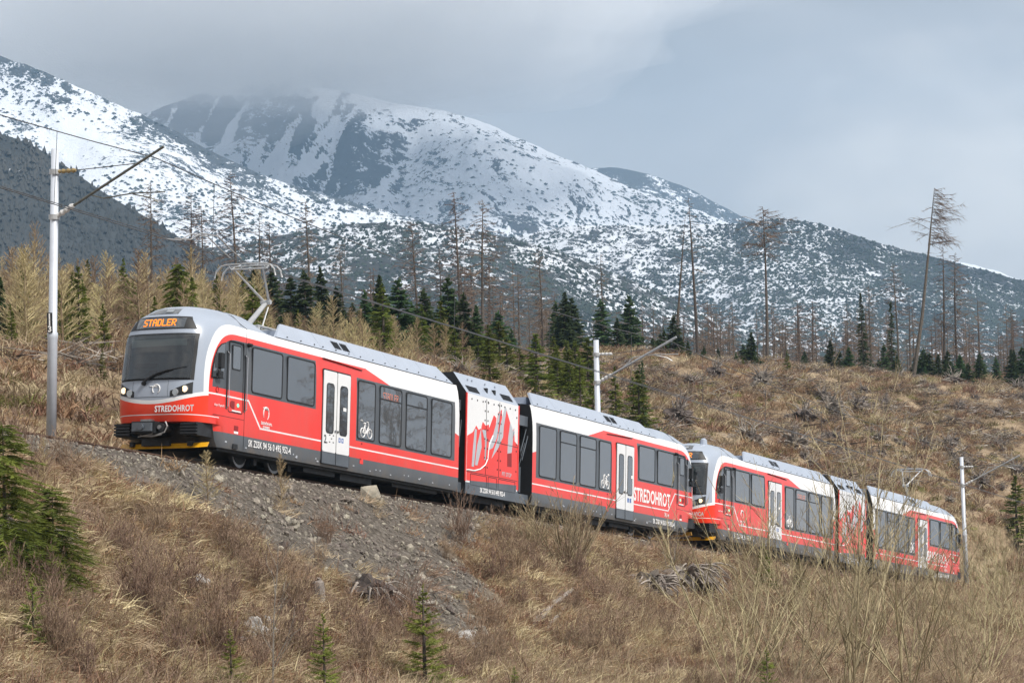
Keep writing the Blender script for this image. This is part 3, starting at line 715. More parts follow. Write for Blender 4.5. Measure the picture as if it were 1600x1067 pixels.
class Car:
    def __init__(s, unit, flip, name):
        s.flip = flip
        s.body = link(name, hull_mesh(name, flip), unit)
    def T(s, x): return USEAM - x if s.flip else x
    def part(s, mb, name, mats, smooth=False):
        if not isinstance(mats, (list, tuple)): mats = [mats]
        vv = [(s.T(x), y, z) for x, y, z in mb.v]
        ff = [tuple(reversed(q)) for q in mb.f] if s.flip else mb.f
        me = bpy.data.meshes.new(name); me.from_pydata(vv, [], ff)
        for mt in mats: me.materials.append(mt)
        me.polygons.foreach_set('material_index', mb.mi)
        if smooth: me.polygons.foreach_set('use_smooth', [True] * len(me.polygons)); me.set_sharp_from_angle(angle=math.radians(35))
        me.update()
        o = link(name, me, s.body)
        if name in ('panel_joint', 'skirt_marking', 'side_marking', 'step_recess', 'service_hatch', 'display_letters', 'window_display', 'door_print', 'pictogram', 'cab_fittings', 'company_emblem', 'bicycle_sign', 'hose', 'rear_view_camera'): o['kind'] = 'stuff'
        return o

def slab(mb, poly, y0, y1, mat=0):
    """outline in (x,z), from y0 out to y1"""
    n = len(poly); ar = sum(poly[i][0]*poly[(i+1)%n][1] - poly[(i+1)%n][0]*poly[i][1] for i in range(n))
    if ar > 0: poly = poly[::-1]          # clockwise in x,z -> normal +y
    vs = [(x, y0, z) for x, z in poly] + [(x, y1, z) for x, z in poly]
    mb.add(vs, [tuple(range(n, 2*n))] + [(i, (i+1) % n, n + (i+1) % n, n + i) for i in range(n)], mat)
    if y1 < y0:
        k = n + 1
        for j in range(k): mb.f[-1 - j] = tuple(reversed(mb.f[-1 - j]))

def ring(mb, outer, inner, y0, y1, mat=0):
    n = len(outer)
    vs = [(x, y1, z) for x, z in outer] + [(x, y1, z) for x, z in inner] + [(x, y0, z) for x, z in outer] + [(x, y0, z) for x, z in inner]
    fs = []
    for i in range(n):
        j = (i + 1) % n
        fs += [(i, n + i, n + j, j), (i, j, 2*n + j, 2*n + i), (n + j, n + i, 3*n + i, 3*n + j)]
    mb.add(vs, fs, mat)

def patch(mb, corners, off, nu=14, nv=8, mat=0, thick=0.02):
    """bilinear patch given by (y,z) corners bl,br,tr,tl, wrapped on the nose"""
    bl, br, tr, tl = [np.array(c, float) for c in corners]
    b = len(mb.v)
    for j in range(nv + 1):
        for i in range(nu + 1):
            u, v = i / nu, j / nv
            q = bl*(1-u)*(1-v) + br*u*(1-v) + tr*u*v + tl*(1-u)*v + np.array([0, -0.085])
            mb.v.append((nose_x(q[0], q[1]) + off, float(q[0]), float(q[1])))
    w_ = nu + 1
    for j in range(nv):
        for i in range(nu):
            a = b + j*w_ + i
            mb.f.append((a, a + 1, a + w_ + 1, a + w_)); mb.mi.append(mat)
    # rim back to the shell
    edge = [b + i for i in range(nu + 1)] + [b + j*w_ + nu for j in range(1, nv + 1)] + [b + nv*w_ + i for i in range(nu - 1, -1, -1)] + [b + j*w_ for j in range(nv - 1, 0, -1)]
    k0 = len(mb.v)
    for e_ in edge: x, y, z = mb.v[e_]; mb.v.append((x - thick, y, z))
    for i in range(len(edge)):
        j = (i + 1) % len(edge)
        mb.f.append((edge[i], k0 + i, k0 + j, edge[j])); mb.mi.append(mat)

def text(name, body, size, mat, parent, x, y, z, facing='side', bold=0.0, xs=1.0, align='LEFT', space=1.0):
    cu = bpy.data.curves.new(name, 'FONT'); cu.body = body; cu.size = size; cu.offset = bold; cu.align_x = align; cu.align_y = 'BOTTOM_BASELINE'
    cu.space_character = space; cu.extrude = 0.001; cu.resolution_u = 3
    cu.materials.append(mat)
    tmp = bpy.data.objects.new(name, cu); COL.objects.link(tmp)
    dg = bpy.context.evaluated_depsgraph_get(); me = bpy.data.meshes.new_from_object(tmp.evaluated_get(dg), depsgraph=dg)
    me.name = name; bpy.data.objects.remove(tmp)
    o = bpy.data.objects.new(name, me); COL.objects.link(o); o.parent = parent; o['kind'] = 'stuff'
    if facing == 'side': R_ = Matrix(((-1, 0, 0), (0, 0, 1), (0, 1, 0)))
    else: R_ = Matrix(((0, 0, 1), (1, 0, 0), (0, 1, 0)))
    o.matrix_local = Matrix.Translation((x, y, z)) @ R_.to_4x4() @ Matrix.Diagonal((xs, 1, 1, 1))
    return o

LED_FONT = {'S': ['01111','10000','10000','01110','00001','00001','11110'], 'T': ['11111','00100','00100','00100','00100','00100','00100'],
            'A': ['01110','10001','10001','11111','10001','10001','10001'], 'D': ['11110','10001','10001','10001','10001','10001','11110'],
            'L': ['10000','10000','10000','10000','10000','10000','11111'], 'E': ['11111','10000','10000','11110','10000','10000','11111'],
            'R': ['11110','10001','10001','11110','10100','10010','10001']}
def led_cells(word):
    cells = []; cx = 0
    for ch in word:
        g = LED_FONT[ch]
        for r, row in enumerate(g):
            for c, bit in enumerate(row):
                if bit == '1': cells.append((cx + c, 6 - r))
        cx += 6
    return cells, cx - 1

WINS_HI = [(-1.84, -0.30, 1.88, 3.02), (-3.53, -2.07, 1.88, 3.02)]
WINS_LO = [(-6.93, -5.92, 1.30, 2.86), (-8.50, -7.18, 1.30, 2.86), (-10.07, -8.76, 1.30, 2.86), (-11.66, -10.34, 1.30, 2.86)]
SIDE = 1.25
def window(car, x0, x1, z0, z1, sgn=1, slit=False):
    mb = MB(); y = SIDE * sgn
    o = rrect(x0, x1, z0, z1, 0.10); i_ = rrect(x0 + 0.035, x1 - 0.035, z0 + 0.035, z1 - 0.035, 0.075)
    if sgn < 0: o = o[::-1]; i_ = i_[::-1]
    ring(mb, o, i_, y - 0.02 * sgn, y + 0.014 * sgn, 0)
    if sgn > 0: slab(mb, i_, y - 0.02, y + 0.006, 1)
    else: slab(mb, i_, y + 0.02, y - 0.006, 1)
    if slit and sgn > 0: mb.box((x0 + 0.03, y, z1 - 0.38), (x1 - 0.03, y + 0.013, z1 - 0.345), 0)
    return car.part(mb, 'window', [M['black'], M['glass']])

def door(car, sgn=1):
    made = []
    for (x0, x1) in ((-5.46, -4.735), (-4.715, -3.99)):
        mb = MB(); y0, y1 = SIDE - 0.03, SIDE + 0.022
        slab(mb, rrect(x0, x1, 0.80, 2.89, 0.05), y0, y1, 0)
        slab(mb, [(x0, 0.50), (x1, 0.50), (x1, 0.797), (x0, 0.797)], y0 - 0.05, y1 - 0.003, 2)
        slab(mb, rrect(x0 + 0.145, x1 - 0.145, 1.28, 2.58, 0.11), y0, y1 + 0.006, 3)
        slab(mb, rrect(x0 + 0.175, x1 - 0.175, 1.31, 2.55, 0.085), y0, y1 + 0.010, 1)
        made.append(car.part(mb, 'door', [M['door_white'], M['glass'], M['skirt'], M['black']]))
    mb = MB(); y = SIDE
    mb.box((-4.733, y, 0.5), (-4.717, y + 0.027, 2.89), 0)
    ring(mb, rrect(-5.50, -3.95, 0.48, 2.93, 0.07), rrect(-5.465, -3.985, 0.5, 2.895, 0.05), y - 0.02, y + 0.008, 0)
    car.part(mb, 'door_seal', M['black'])
    for xh, mt in ((-4.80, 'dark'), (-4.65, 'steel')):
        mb = MB(); mb.cyl((xh, y + 0.02, 1.36), (xh, y + 0.04, 1.36), 0.035, 10); car.part(mb, 'door_button', M[mt])
    return made

def bogie(car, xc, wb=1.75):
    for x in (xc - wb / 2, xc + wb / 2):
        for sg in (1, -1):
            mb = MB(); z = RAILZ + 0.37; yy = 0.53 * sg
            mb.cyl((x, yy, z), (x, yy + 0.11 * sg, z), 0.37, 28, 0)
            mb.cyl((x, yy + 0.105 * sg, z), (x, yy + 0.125 * sg, z), 0.30, 24, 1)
            mb.cyl((x, yy + 0.12 * sg, z), (x, yy + 0.22 * sg, z), 0.10, 12, 1)
            car.part(mb, 'wheel', [M['steel'], M['dark']], smooth=True)
    mb = MB()
    for sg in (1, -1):
        y0 = 0.72 * sg
        mb.box((xc - wb/2 - 0.45, min(y0, y0 + 0.14*sg), 0.52), (xc + wb/2 + 0.45, max(y0, y0 + 0.14*sg), 0.68))
        for x in (xc - wb/2, xc + wb/2):
            mb.box((x - 0.16, min(y0, y0+0.2*sg), 0.38), (x + 0.16, max(y0, y0+0.2*sg), 0.62))
            mb.tube([(x + 0.22, y0 + 0.1*sg, 0.44), (x + 0.22, y0 + 0.1*sg, 0.72)], 0.07, 8)
            mb.box((x - 0.55, min(y0, y0+0.1*sg), 0.2), (x - 0.40, max(y0, y0+0.1*sg), 0.5))
        mb.box((xc - 0.22, min(y0, y0 + 0.24*sg), 0.46), (xc + 0.22, max(y0, y0 + 0.24*sg), 0.66))
    mb.box((xc - 0.6, -0.7, 0.35), (xc + 0.6, 0.7, 0.6))
    car.part(mb, 'bogie_frame', M['dark'])

def fairing(car):
    """slanted cover panels along both edges of the roof"""
    for sg in (1, -1):
        xb = [(-2.38, -4.05), (-4.06, -5.95), (-5.96, -8.05), (-8.06, -10.1), (-10.11, -11.9)]
        for k, (xa, xe) in enumerate(xb):
            mb = MB()
            ta = xa if k else xa - 0.05; te = xe if k < 4 else xe + 0.42
            ba = xa if k else xa + 0.75; be = xe
            lo = [(ba, 1.15*sg, 3.435), (be, 1.15*sg, 3.435)]; hi = [(ta, 0.80*sg, 3.88), (te, 0.80*sg, 3.88)]
            li = [(ba, 1.07*sg, 3.435), (be, 1.07*sg, 3.435)]; hj = [(ta, 0.74*sg, 3.85), (te, 0.74*sg, 3.85)]
            vs = lo + hi + li + hj
            fs = [(0, 1, 3, 2), (5, 4, 6, 7), (2, 3, 7, 6), (1, 0, 4, 5), (0, 2, 6, 4), (3, 1, 5, 7)]
            if sg > 0: fs = [tuple(reversed(f)) for f in fs]
            mb.add(vs, fs, 0)
            for xx in np.arange(min(ba, be) + 0.35, max(ba, be) - 0.1, 0.72):        # fixing bolts
                if sg > 0: mb.box((xx - 0.02, 1.11, 3.495), (xx + 0.02, 1.128, 3.52), 1)
            if k == 1 and sg > 0:
                for j in range(2):
                    for q in range(4):
                        x_ = -4.95 - j * 0.48 - q * 0.10
                        pts = [(x_, 1.05, 3.565), (x_ - 0.07, 1.05, 3.565), (x_ - 0.07, 0.89, 3.77), (x_, 0.89, 3.77)]
                        mb.add([(a, b_ + 0.006, c + 0.006) for a, b_, c in pts], [(0, 3, 2, 1)] if False else [(0, 1, 2, 3)], 2)
                        mb.add([(a, b_ + 0.006, c + 0.006) for a, b_, c in pts], [(3, 2, 1, 0)], 2)
            car.part(mb, 'roof_panel', [M['roofgrey'], M['dark'], M['dark']])
    mb = MB(); mb.box((-11.5, -0.72, 3.43), (-2.6, 0.72, 3.74)); mb.box((-6.9, -0.6, 3.74), (-5.2, 0.6, 3.93)); mb.box((-9.4, -0.6, 3.74), (-7.6, 0.6, 3.87))
    car.part(mb, 'roof_equipment', M['roofgrey'])

def front(car, name_on_front, short):
    # dark mask, glass, what is seen behind it
    mb = MB(); patch(mb, [(-1.0, 2.02), (1.0, 2.02), (1.0, 3.16), (-1.0, 3.16)], 0.004, 44, 24, 0, 0.03)
    car.part(mb, 'windscreen_mask', M['black'], True)
    mb = MB(); patch(mb, [(-0.90, 2.10), (0.90, 2.10), (0.90, 3.08), (-0.90, 3.08)], 0.008, 40, 20, 0, 0.004)
    car.part(mb, 'cab_interior', M['cab_dark'], True)
    mb = MB(); patch(mb, [(-0.74, 2.84), (0.78, 2.86), (0.78, 3.02), (-0.74, 3.02)], 0.014, 40, 6, 0, 0.006)
    car.part(mb, 'roller_blind', M['blind'], True)
    mb = MB(); patch(mb, [(-0.55, 2.32), (0.10, 2.32), (0.08, 2.42), (-0.50, 2.45)], 0.012, 20, 4, 0, 0.005); patch(mb, [(-0.2, 2.15), (0.85, 2.15), (0.85, 2.24), (-0.1, 2.26)], 0.012, 20, 4, 0, 0.005)
    patch(mb, [(-0.86, 2.2), (-0.74, 2.2), (-0.74, 2.95), (-0.86, 2.9)], 0.012, 6, 10, 0, 0.005)
    car.part(mb, 'cab_fittings', M['cab_mid'], True)
    mb = MB(); patch(mb, [(-0.95, 2.06), (0.95, 2.06), (0.95, 3.12), (-0.95, 3.12)], 0.045, 44, 24, 0, 0.012)
    car.part(mb, 'windscreen', M['shield'], True)
    # destination display
    mb = MB(); patch(mb, [(-0.93, 3.27), (0.93, 3.27), (0.73, 3.585), (-0.73, 3.585)], 0.012, 24, 6, 0, 0.03)
    patch(mb, [(-0.66, 3.30), (0.66, 3.30), (0.66, 3.55), (-0.66, 3.55)], 0.016, 18, 5, 1, 0.01)
    car.part(mb, 'destination_display', [M['black'], M['glass_dark']], True)
    cells, n = led_cells('STADLER'); mb = MB(); c = 0.0235
    for a, r in cells:
        y = -0.44 + a * c * 0.92; z = 3.345 + r * c * 1.05
        s_ = c * 0.96
        patch(mb, [(y, z), (y + s_, z), (y + s_, z + s_ * 1.1), (y, z + s_ * 1.1)], 0.024, 1, 1, 0, 0.004)
    car.part(mb, 'display_letters', M['led'])
    # upper marker lamp
    mb = MB(); patch(mb, [(-0.52, 3.655), (0.40, 3.655), (0.36, 3.83), (-0.12, 3.83)], 0.012, 10, 5, 0, 0.03)
    car.part(mb, 'marker_lamp_housing', M['glass'], True)
    mb = MB(); patch(mb, [(0.08, 3.70), (0.25, 3.70), (0.25, 3.77), (0.08, 3.77)], 0.03, 4, 3, 0, 0.01)
    car.part(mb, 'marker_lamp', M['lamp_off'], True)
    for sg in (-1, 1):
        mb = MB(); patch(mb, [(0.5*sg, 1.615), (0.99*sg, 1.70), (0.99*sg, 1.975), (0.5*sg, 1.755)], 0.012, 12, 6, 0, 0.03)
        if sg < 0: mb.f = [tuple(reversed(q)) for q in mb.f]
        car.part(mb, 'headlight_housing', M['black'], True)
        for yy, zz, mt in ((0.84*sg, 1.715, 'lamp'), (0.625*sg, 1.635, 'lamp_off')):
            mb = MB(); x = nose_x(yy, zz)
            mb.cyl((x - 0.02, yy, zz), (x + 0.022, yy, zz), 0.088, 20, 1); mb.cyl((x - 0.02, yy, zz), (x + 0.034, yy, zz), 0.070, 20, 0)
            car.part(mb, 'headlight', [M[mt], M['chrome']], True)
    # wiper
    mb = MB()
    pw = [(-0.22, 1.87), (-0.10, 1.97), (0.13, 2.09), (0.45, 2.17), (0.86, 2.25)]
    mb.tube([(nose_x(y, z) + 0.07, y, z) for y, z in pw], [0.035, 0.032, 0.028, 0.02, 0.01], 6)
    pw = [(-0.06, 2.02), (0.2, 2.07), (0.55, 2.17)]
    mb.tube([(nose_x(y, z) + 0.055, y, z) for y, z in pw], [0.014, 0.02, 0.012], 5)
    mb.cyl((2.15, -0.22, 1.86), (2.30, -0.22, 1.86), 0.05, 10)
    car.part(mb, 'wiper', M['black'])
    # company sign: a ring with a wing
    mb = MB()
    arc = [(0.12 + 0.10*math.cos(a), 1.72 + 0.105*math.sin(a)) for a in np.linspace(math.radians(-60), math.radians(235), 20)]
    mb.tube([(nose_x(y, z) + 0.006, y, z) for y, z in arc], [0.010 + 0.008*math.sin(math.pi*i/19) for i in range(20)], 5)
    wing = [(-0.07, 1.795), (0.02, 1.785), (0.15, 1.775)]
    mb.tube([(nose_x(y, z) + 0.006, y, z) for y, z in wing], [0.006, 0.014, 0.008], 5)
    car.part(mb, 'company_emblem', M['white_print'])
    mb = MB()
    for z, y0, y1 in ((1.535, -0.5, 0.5),):
        mb.tube([(nose_x(y, z) + 0.001, y, z) for y in np.linspace(y0, y1, 12)], 0.006, 4)
    for y in (-0.55, 0.43):
        mb.tube([(nose_x(y, z) + 0.001, y, z) for z in np.linspace(1.54, 1.92, 5)], 0.005, 4)
    car.part(mb, 'panel_joint', M['skirt'])
    # under the bumper: crash boxes, coupler, hoses, plough
    for sg in (-1, 1):
        mb = MB(); ya, yb = sorted((0.70*sg, 1.13*sg))
        mb.box((1.2, ya, 0.63), (1.98, yb, 0.945), 0)
        for k in range(4): mb.box((1.96, ya - 0.005, 0.655 + k*0.075), (2.06, yb + 0.005, 0.70 + k*0.075), 0)
        car.part(mb, 'crash_buffer', M['dark'])
    mb = MB()
    mb.box((1.1, -0.16, 0.66), (2.0, 0.16, 0.92), 0); mb.box((1.95, -0.42, 0.66), (2.42, 0.22, 0.94), 0)
    mb.box((2.40, -0.36, 0.70), (2.50, 0.16, 0.90), 1); mb.cyl((2.44, -0.1, 0.80), (2.56, -0.1, 0.80), 0.075, 14, 1)
    mb.box((2.0, -0.25, 0.94), (2.3, 0.05, 1.0), 2)
    mb.tube([(2.15, -0.3, 0.99), (2.15, -0.2, 1.03), (2.15, 0.0, 1.03), (2.15, 0.1, 0.99)], 0.02, 6, 2)
    mb.cyl((1.9, 0.32, 0.80), (2.32, 0.32, 0.80), 0.10, 14, 0); mb.cyl((1.9, 0.30, 0.80), (2.36, 0.30, 0.80), 0.05, 10, 2)
    car.part(mb, 'coupler', [M['dark'], M['skirt'], M['steel']])
    mb = MB()
    mb.tube([(2.05, 0.25, 0.94), (2.25, 0.42, 0.93), (2.3, 0.5, 0.82), (2.3, 0.42, 0.68), (2.3, 0.2, 0.62), (2.3, -0.2, 0.6)], 0.018, 6)
    mb.tube([(2.05, 0.05, 0.9), (2.3, 0.2, 0.78), (2.35, 0.1, 0.64), (2.3, -0.3, 0.585)], 0.016, 6)
    mb.tube([(2.05, -0.4, 0.66), (2.3, -0.2, 0.60), (2.32, 0.1, 0.585), (2.3, 0.35, 0.63)], 0.014, 6)
    car.part(mb, 'hose', M['wire_pale'])
    mb = MB()
    ysn = np.linspace(-1.2, 1.2, 17)
    bot = [(1.66 + 0.16*(1 - (y/1.16)**2), y, 0.345 + 0.04*abs(y/1.2)**3) for y in ysn]
    top = [(1.58 + 0.16*(1 - (y/1.16)**2), y, 0.47 + 0.03*abs(y/1.2)**3) for y in ysn]
    b = 0
    vs = bot + top + [(x - 0.035, y, z) for x, y, z in bot] + [(x - 0.035, y, z) for x, y, z in top]; nn = 17
    fs = []
    for i in range(nn - 1):
        fs += [(i, i+1, nn+i+1, nn+i), (2*nn+i+1, 2*nn+i, 3*nn+i, 3*nn+i+1), (nn+i, nn+i+1, 3*nn+i+1, 3*nn+i), (i+1, i, 2*nn+i, 2*nn+i+1)]
    fs += [(0, nn, 3*nn, 2*nn), (nn-1, 3*nn-1, 4*nn-1, 2*nn-1)]
    mb.add(vs, fs, 0)
    mb.box((1.78, -0.48, 0.41), (1.86, 0.30, 0.57), 1)
    for y in (-0.8, 0.8): mb.box((1.0, y - 0.05, 0.40), (1.8, y + 0.05, 0.52), 1)
    car.part(mb, 'snow_plough', [M['yellow'], M['dark']])

def cab_side(car):
    y = SIDE
    mb = MB()
    mask = [(1.58, 2.05), (1.02, 2.06), (1.0, 2.95), (1.17, 2.90), (1.33, 2.78), (1.46, 2.57), (1.55, 2.30)]
    slab(mb, mask, y - 0.03, y + 0.004, 0); slab(mb, [(a*0.93 + 0.09, b_*0.95 + 0.12) for a, b_ in mask], y - 0.03, y + 0.008, 1)
    car.part(mb, 'cab_window', [M['black'], M['glass']])
    mb = MB()
    ring(mb, rrect(0.10, 0.80, 1.30, 3.04, 0.06), rrect(0.118, 0.782, 1.318, 3.022, 0.05), y - 0.02, y + 0.006, 0)
    slab(mb, rrect(0.25, 0.66, 2.34, 2.95, 0.05), y - 0.02, y + 0.008, 0); slab(mb, rrect(0.28, 0.63, 2.37, 2.92, 0.04), y - 0.02, y + 0.011, 1)
    mb.box((0.20, y, 1.335), (0.62, y + 0.012, 1.365), 2)
    car.part(mb, 'cab_door', [M['dark'], M['glass'], M['white_print']])
    for xh in (0.88, 0.02):
        mb = MB(); mb.tube([(xh, y + 0.01, 1.38), (xh, y + 0.06, 1.42), (xh, y + 0.06, 2.70), (xh, y + 0.01, 2.74)], 0.018, 6, 0)
        mb.box((xh - 0.035, y - 0.01, 1.36), (xh + 0.035, y + 0.005, 2.76), 1)
        car.part(mb, 'handrail', [M['chrome'], M['black']])
    mb = MB(); mb.box((1.18, y - 0.02, 2.30), (1.34, y + 0.10, 2.66), 0); mb.tube([(1.28, y, 2.3), (1.36, y + 0.08, 2.15), (1.40, y + 0.04, 2.05)], 0.04, 6, 0)
    mb.box((1.22, y + 0.05, 2.05), (1.42, y + 0.10, 2.22), 0)
    car.part(mb, 'rear_view_camera', M['black'])
    mb = MB(); mb.tube([(-0.13, y - 0.02, 3.03), (-0.13, y + 0.09, 3.02)], [0.06, 0.04], 10)
    car.part(mb, 'side_camera', M['black'])
    mb = MB(); mb.cyl((0.62, y, 1.50), (0.62, y + 0.008, 1.50), 0.09, 16, 0); mb.box((0.50, y, 1.40), (0.60, y + 0.009, 1.58), 0)
    ring(mb, [(1.32 + 0.06*math.cos(a), 1.86 - 0.08 + 0.08*math.sin(a)) for a in np.linspace(0, 6.28, 17)[:-1]], [(1.32 + 0.045*math.cos(a), 1.78 + 0.065*math.sin(a)) for a in np.linspace(0, 6.28, 17)[:-1]], y - 0.05, y + 0.004, 0)
    car.part(mb, 'side_marking', M['red_dark'])
    mb = MB(); mb.cyl((0.33, y, 1.50), (0.33, y + 0.014, 1.50), 0.045, 12, 0); car.part(mb, 'door_call_button', M['green_lamp'])
    mb = MB(); mb.box((0.28, y - 0.02, 0.87), (0.48, y + 0.004, 1.0), 0); mb.box((0.28, y - 0.02, 0.81), (0.48, y + 0.006, 0.865), 1); mb.box((0.28, y - 0.03, 0.44), (0.50, y + 0.004, 0.56), 2)
    car.part(mb, 'step_recess', [M['red_dark'], M['white_print'], M['black']])
    mb = MB(); mb.box((-0.004, y, 0.44), (0.008, y + 0.003, 3.40), 0); mb.box((0.0, y, 1.17), (1.5, y + 0.003, 1.18), 0)
    mb.tube([(-0.0, y + 0.0, 3.40), (0.02, 1.07, 3.53), (0.05, 0.86, 3.73), (0.1, 0.5, 3.88)], 0.008, 4, 0)
    car.part(mb, 'panel_joint', M['dark'])
    mb = MB(); slab(mb, [(-4.0, 3.195), (-6.2, 3.13), (-6.2, 3.137), (-4.0, 3.202)], y - 0.06, y - 0.005, 0); car.part(mb, 'drip_joint', M['red_dark'])
    mb = MB(); mb.box((-6.30, y - 0.01, 0.66), (-6.12, y + 0.004, 0.80), 0); mb.box((-6.19, y, 0.76), (-6.12, y + 0.006, 0.80), 1); mb.cyl((-6.2, y, 1.19), (-6.2, y + 0.006, 1.19), 0.03, 10, 1)
    car.part(mb, 'service_hatch', [M['red'], M['red_dark']])
    rr = random.Random(3)
    mb = MB()
    for k in range(26):
        x_ = rr.uniform(-11.8, 0.9); z_ = rr.choice([0.50, 0.53, 0.56])
        mb.box((x_, y - 0.03, z_), (x_ + rr.choice([0.04, 0.05, 0.09]), y - 0.001 - (0.8 - z_) * 0.02, z_ + 0.035), 0)
    car.part(mb, 'skirt_marking', M['silver_print'])

def bicycle_sign(car, x0, z0, s_):
    mb = MB(); y = SIDE + 0.012; sx = 1 if car.flip else 1
    def tb(l, r=0.014): mb.tube([(x0 - a*s_, y, z0 + b_*s_) for a, b_ in l], r, 5)
    def circ(cx, cz, r): tb([(cx + r*math.cos(a), cz + r*math.sin(a)) for a in np.linspace(0, 2*math.pi, 21)], 0.013)
    circ(0.20, 0.18, 0.17); circ(0.75, 0.18, 0.17)
    tb([(0.20, 0.18), (0.36, 0.46), (0.66, 0.44), (0.45, 0.16), (0.20, 0.18)]); tb([(0.45, 0.16), (0.33, 0.52)]); tb([(0.26, 0.53), (0.42, 0.53)], 0.02)
    tb([(0.75, 0.18), (0.64, 0.52), (0.60, 0.60), (0.50, 0.60)]); tb([(0.05, 0.62), (0.12, 0.58), (0.1, 0.66), (0.2, 0.60)], 0.012)
    o = car.part(mb, 'bicycle_sign', M['white_print']); return o

def railcar(unit, flip):
    car = Car(unit, flip, 'railcar')
    for a, b_, c, d in WINS_HI: window(car, a, b_, c, d); window(car, a, b_, c, d, -1)
    for k, (a, b_, c, d) in enumerate(WINS_LO): window(car, a, b_, c, d, 1, k in (1, 2)); window(car, a, b_, c, d, -1)
    door(car); cab_side(car); fairing(car); front(car, '', ''); bogie(car, -1.75)
    bicycle_sign(car, -6.08, 1.36, 0.72)
    # underframe boxes
    mb = MB()
    for x0, x1, z0 in ((-5.3, -3.6, 0.24), (-7.4, -5.6, 0.2), (-11.4, -8.6, 0.27)): mb.box((x0, -0.95, z0), (x1, 0.95, 0.44))
    mb.box((-12.1, -1.1, 0.36), (1.0, 1.1, 0.425))
    car.part(mb, 'underframe_equipment', M['dark'])
    # print on the doors
    mb = MB(); y = SIDE + 0.023
    return car

def pantograph(car):
    mb = MB(); xb, xk, xh = -2.35, -3.1, -2.15
    for sg in (-0.45, 0.45):
        mb.tube([(xb - 0.45, sg, 3.78), (xb + 0.45, sg, 3.78)], 0.035, 6)
    for sx in (-0.4, 0.4):
        mb.tube([(xb + sx, -0.5, 3.78), (xb + sx, 0.5, 3.78)], 0.03, 6)
        for sg in (-0.45, 0.45): mb.tube([(xb + sx, sg, 3.48), (xb + sx, sg, 3.78)], [0.07, 0.05], 8)
    mb.tube([(xb + 0.15, 0, 3.85), (xk, 0, 4.55)], [0.075, 0.06], 8)
    mb.tube([(xb - 0.35, 0.12, 3.82), (xk + 0.06, 0.1, 4.42)], 0.02, 5)
    mb.tube([(xk, -0.14, 4.56), (xk, 0.14, 4.56)], 0.06, 8)
    mb.tube([(xk, -0.08, 4.6), (xh, -0.42, 5.28)], [0.035, 0.022], 6); mb.tube([(xk, 0.08, 4.6), (xh, 0.42, 5.28)], [0.035, 0.022], 6)
    mb.tube([(xh, -0.5, 5.28), (xh, 0.5, 5.28)], 0.025, 6)
    for dx in (-0.17, 0.17):
        mb.tube([(xh + dx, y, z) for y, z in ((-0.88, 5.05), (-0.84, 5.22), (-0.72, 5.34), (-0.55, 5.38), (0, 5.39), (0.55, 5.38), (0.72, 5.34), (0.84, 5.22), (0.88, 5.05))], 0.022, 6)
    for yy in (-0.5, 0.5): mb.tube([(xh - 0.17, yy, 5.37), (xh, yy, 5.28), (xh + 0.17, yy, 5.37)], 0.016, 5)
    return car.part(mb, 'pantograph', M['arm_pale'])

GRAPH = dict(
 red=[(-12.69,2.04),(-13.07,2.18),(-13.28,2.39),(-13.45,2.28),(-13.61,2.34),(-13.72,2.54),(-13.92,2.45),(-14.14,2.5),(-14.17,2.4),(-14.48,2.81),(-14.66,2.74),(-14.62,2.52),(-14.8,2.92),(-15.02,3.03),(-15.06,2.80),(-15.18,3.01),(-15.3,3.12),(-15.63,2.71),(-15.8,2.47),(-15.93,2.57),(-15.98,2.19),(-16.23,2.09),(-16.23,0.77),(-12.69,0.77)],
 g1=[(-13.19,2.3),(-13.09,1.79),(-13.02,1.19),(-13.17,1.19),(-13.28,1.81),(-13.32,2.27)], g2=[(-13.63,2.38),(-13.36,1.82),(-13.24,1.25),(-13.41,1.25),(-13.67,1.8),(-13.61,2.21)],
 g3=[(-13.68,2.3),(-13.93,2.33),(-14.02,2.05),(-13.97,1.46),(-13.89,1.45),(-13.89,1.99)], g4=[(-14.95,3.02),(-14.8,2.86),(-14.43,2.21),(-14.14,1.97),(-14.2,1.77),(-14.45,1.86),(-14.73,2.2),(-14.82,2.54)],
 g5=[(-15.25,3.16),(-15.36,3.07),(-15.18,2.54),(-15.14,2.24),(-14.85,1.91),(-14.36,1.53),(-14.74,2.11),(-14.97,2.64)], g6=[(-15.63,2.71),(-15.9,2.44),(-15.77,1.83),(-15.47,1.78),(-15.5,2.23)], g7=[(-15.89,2.57),(-15.97,2.45),(-15.81,2.22)])

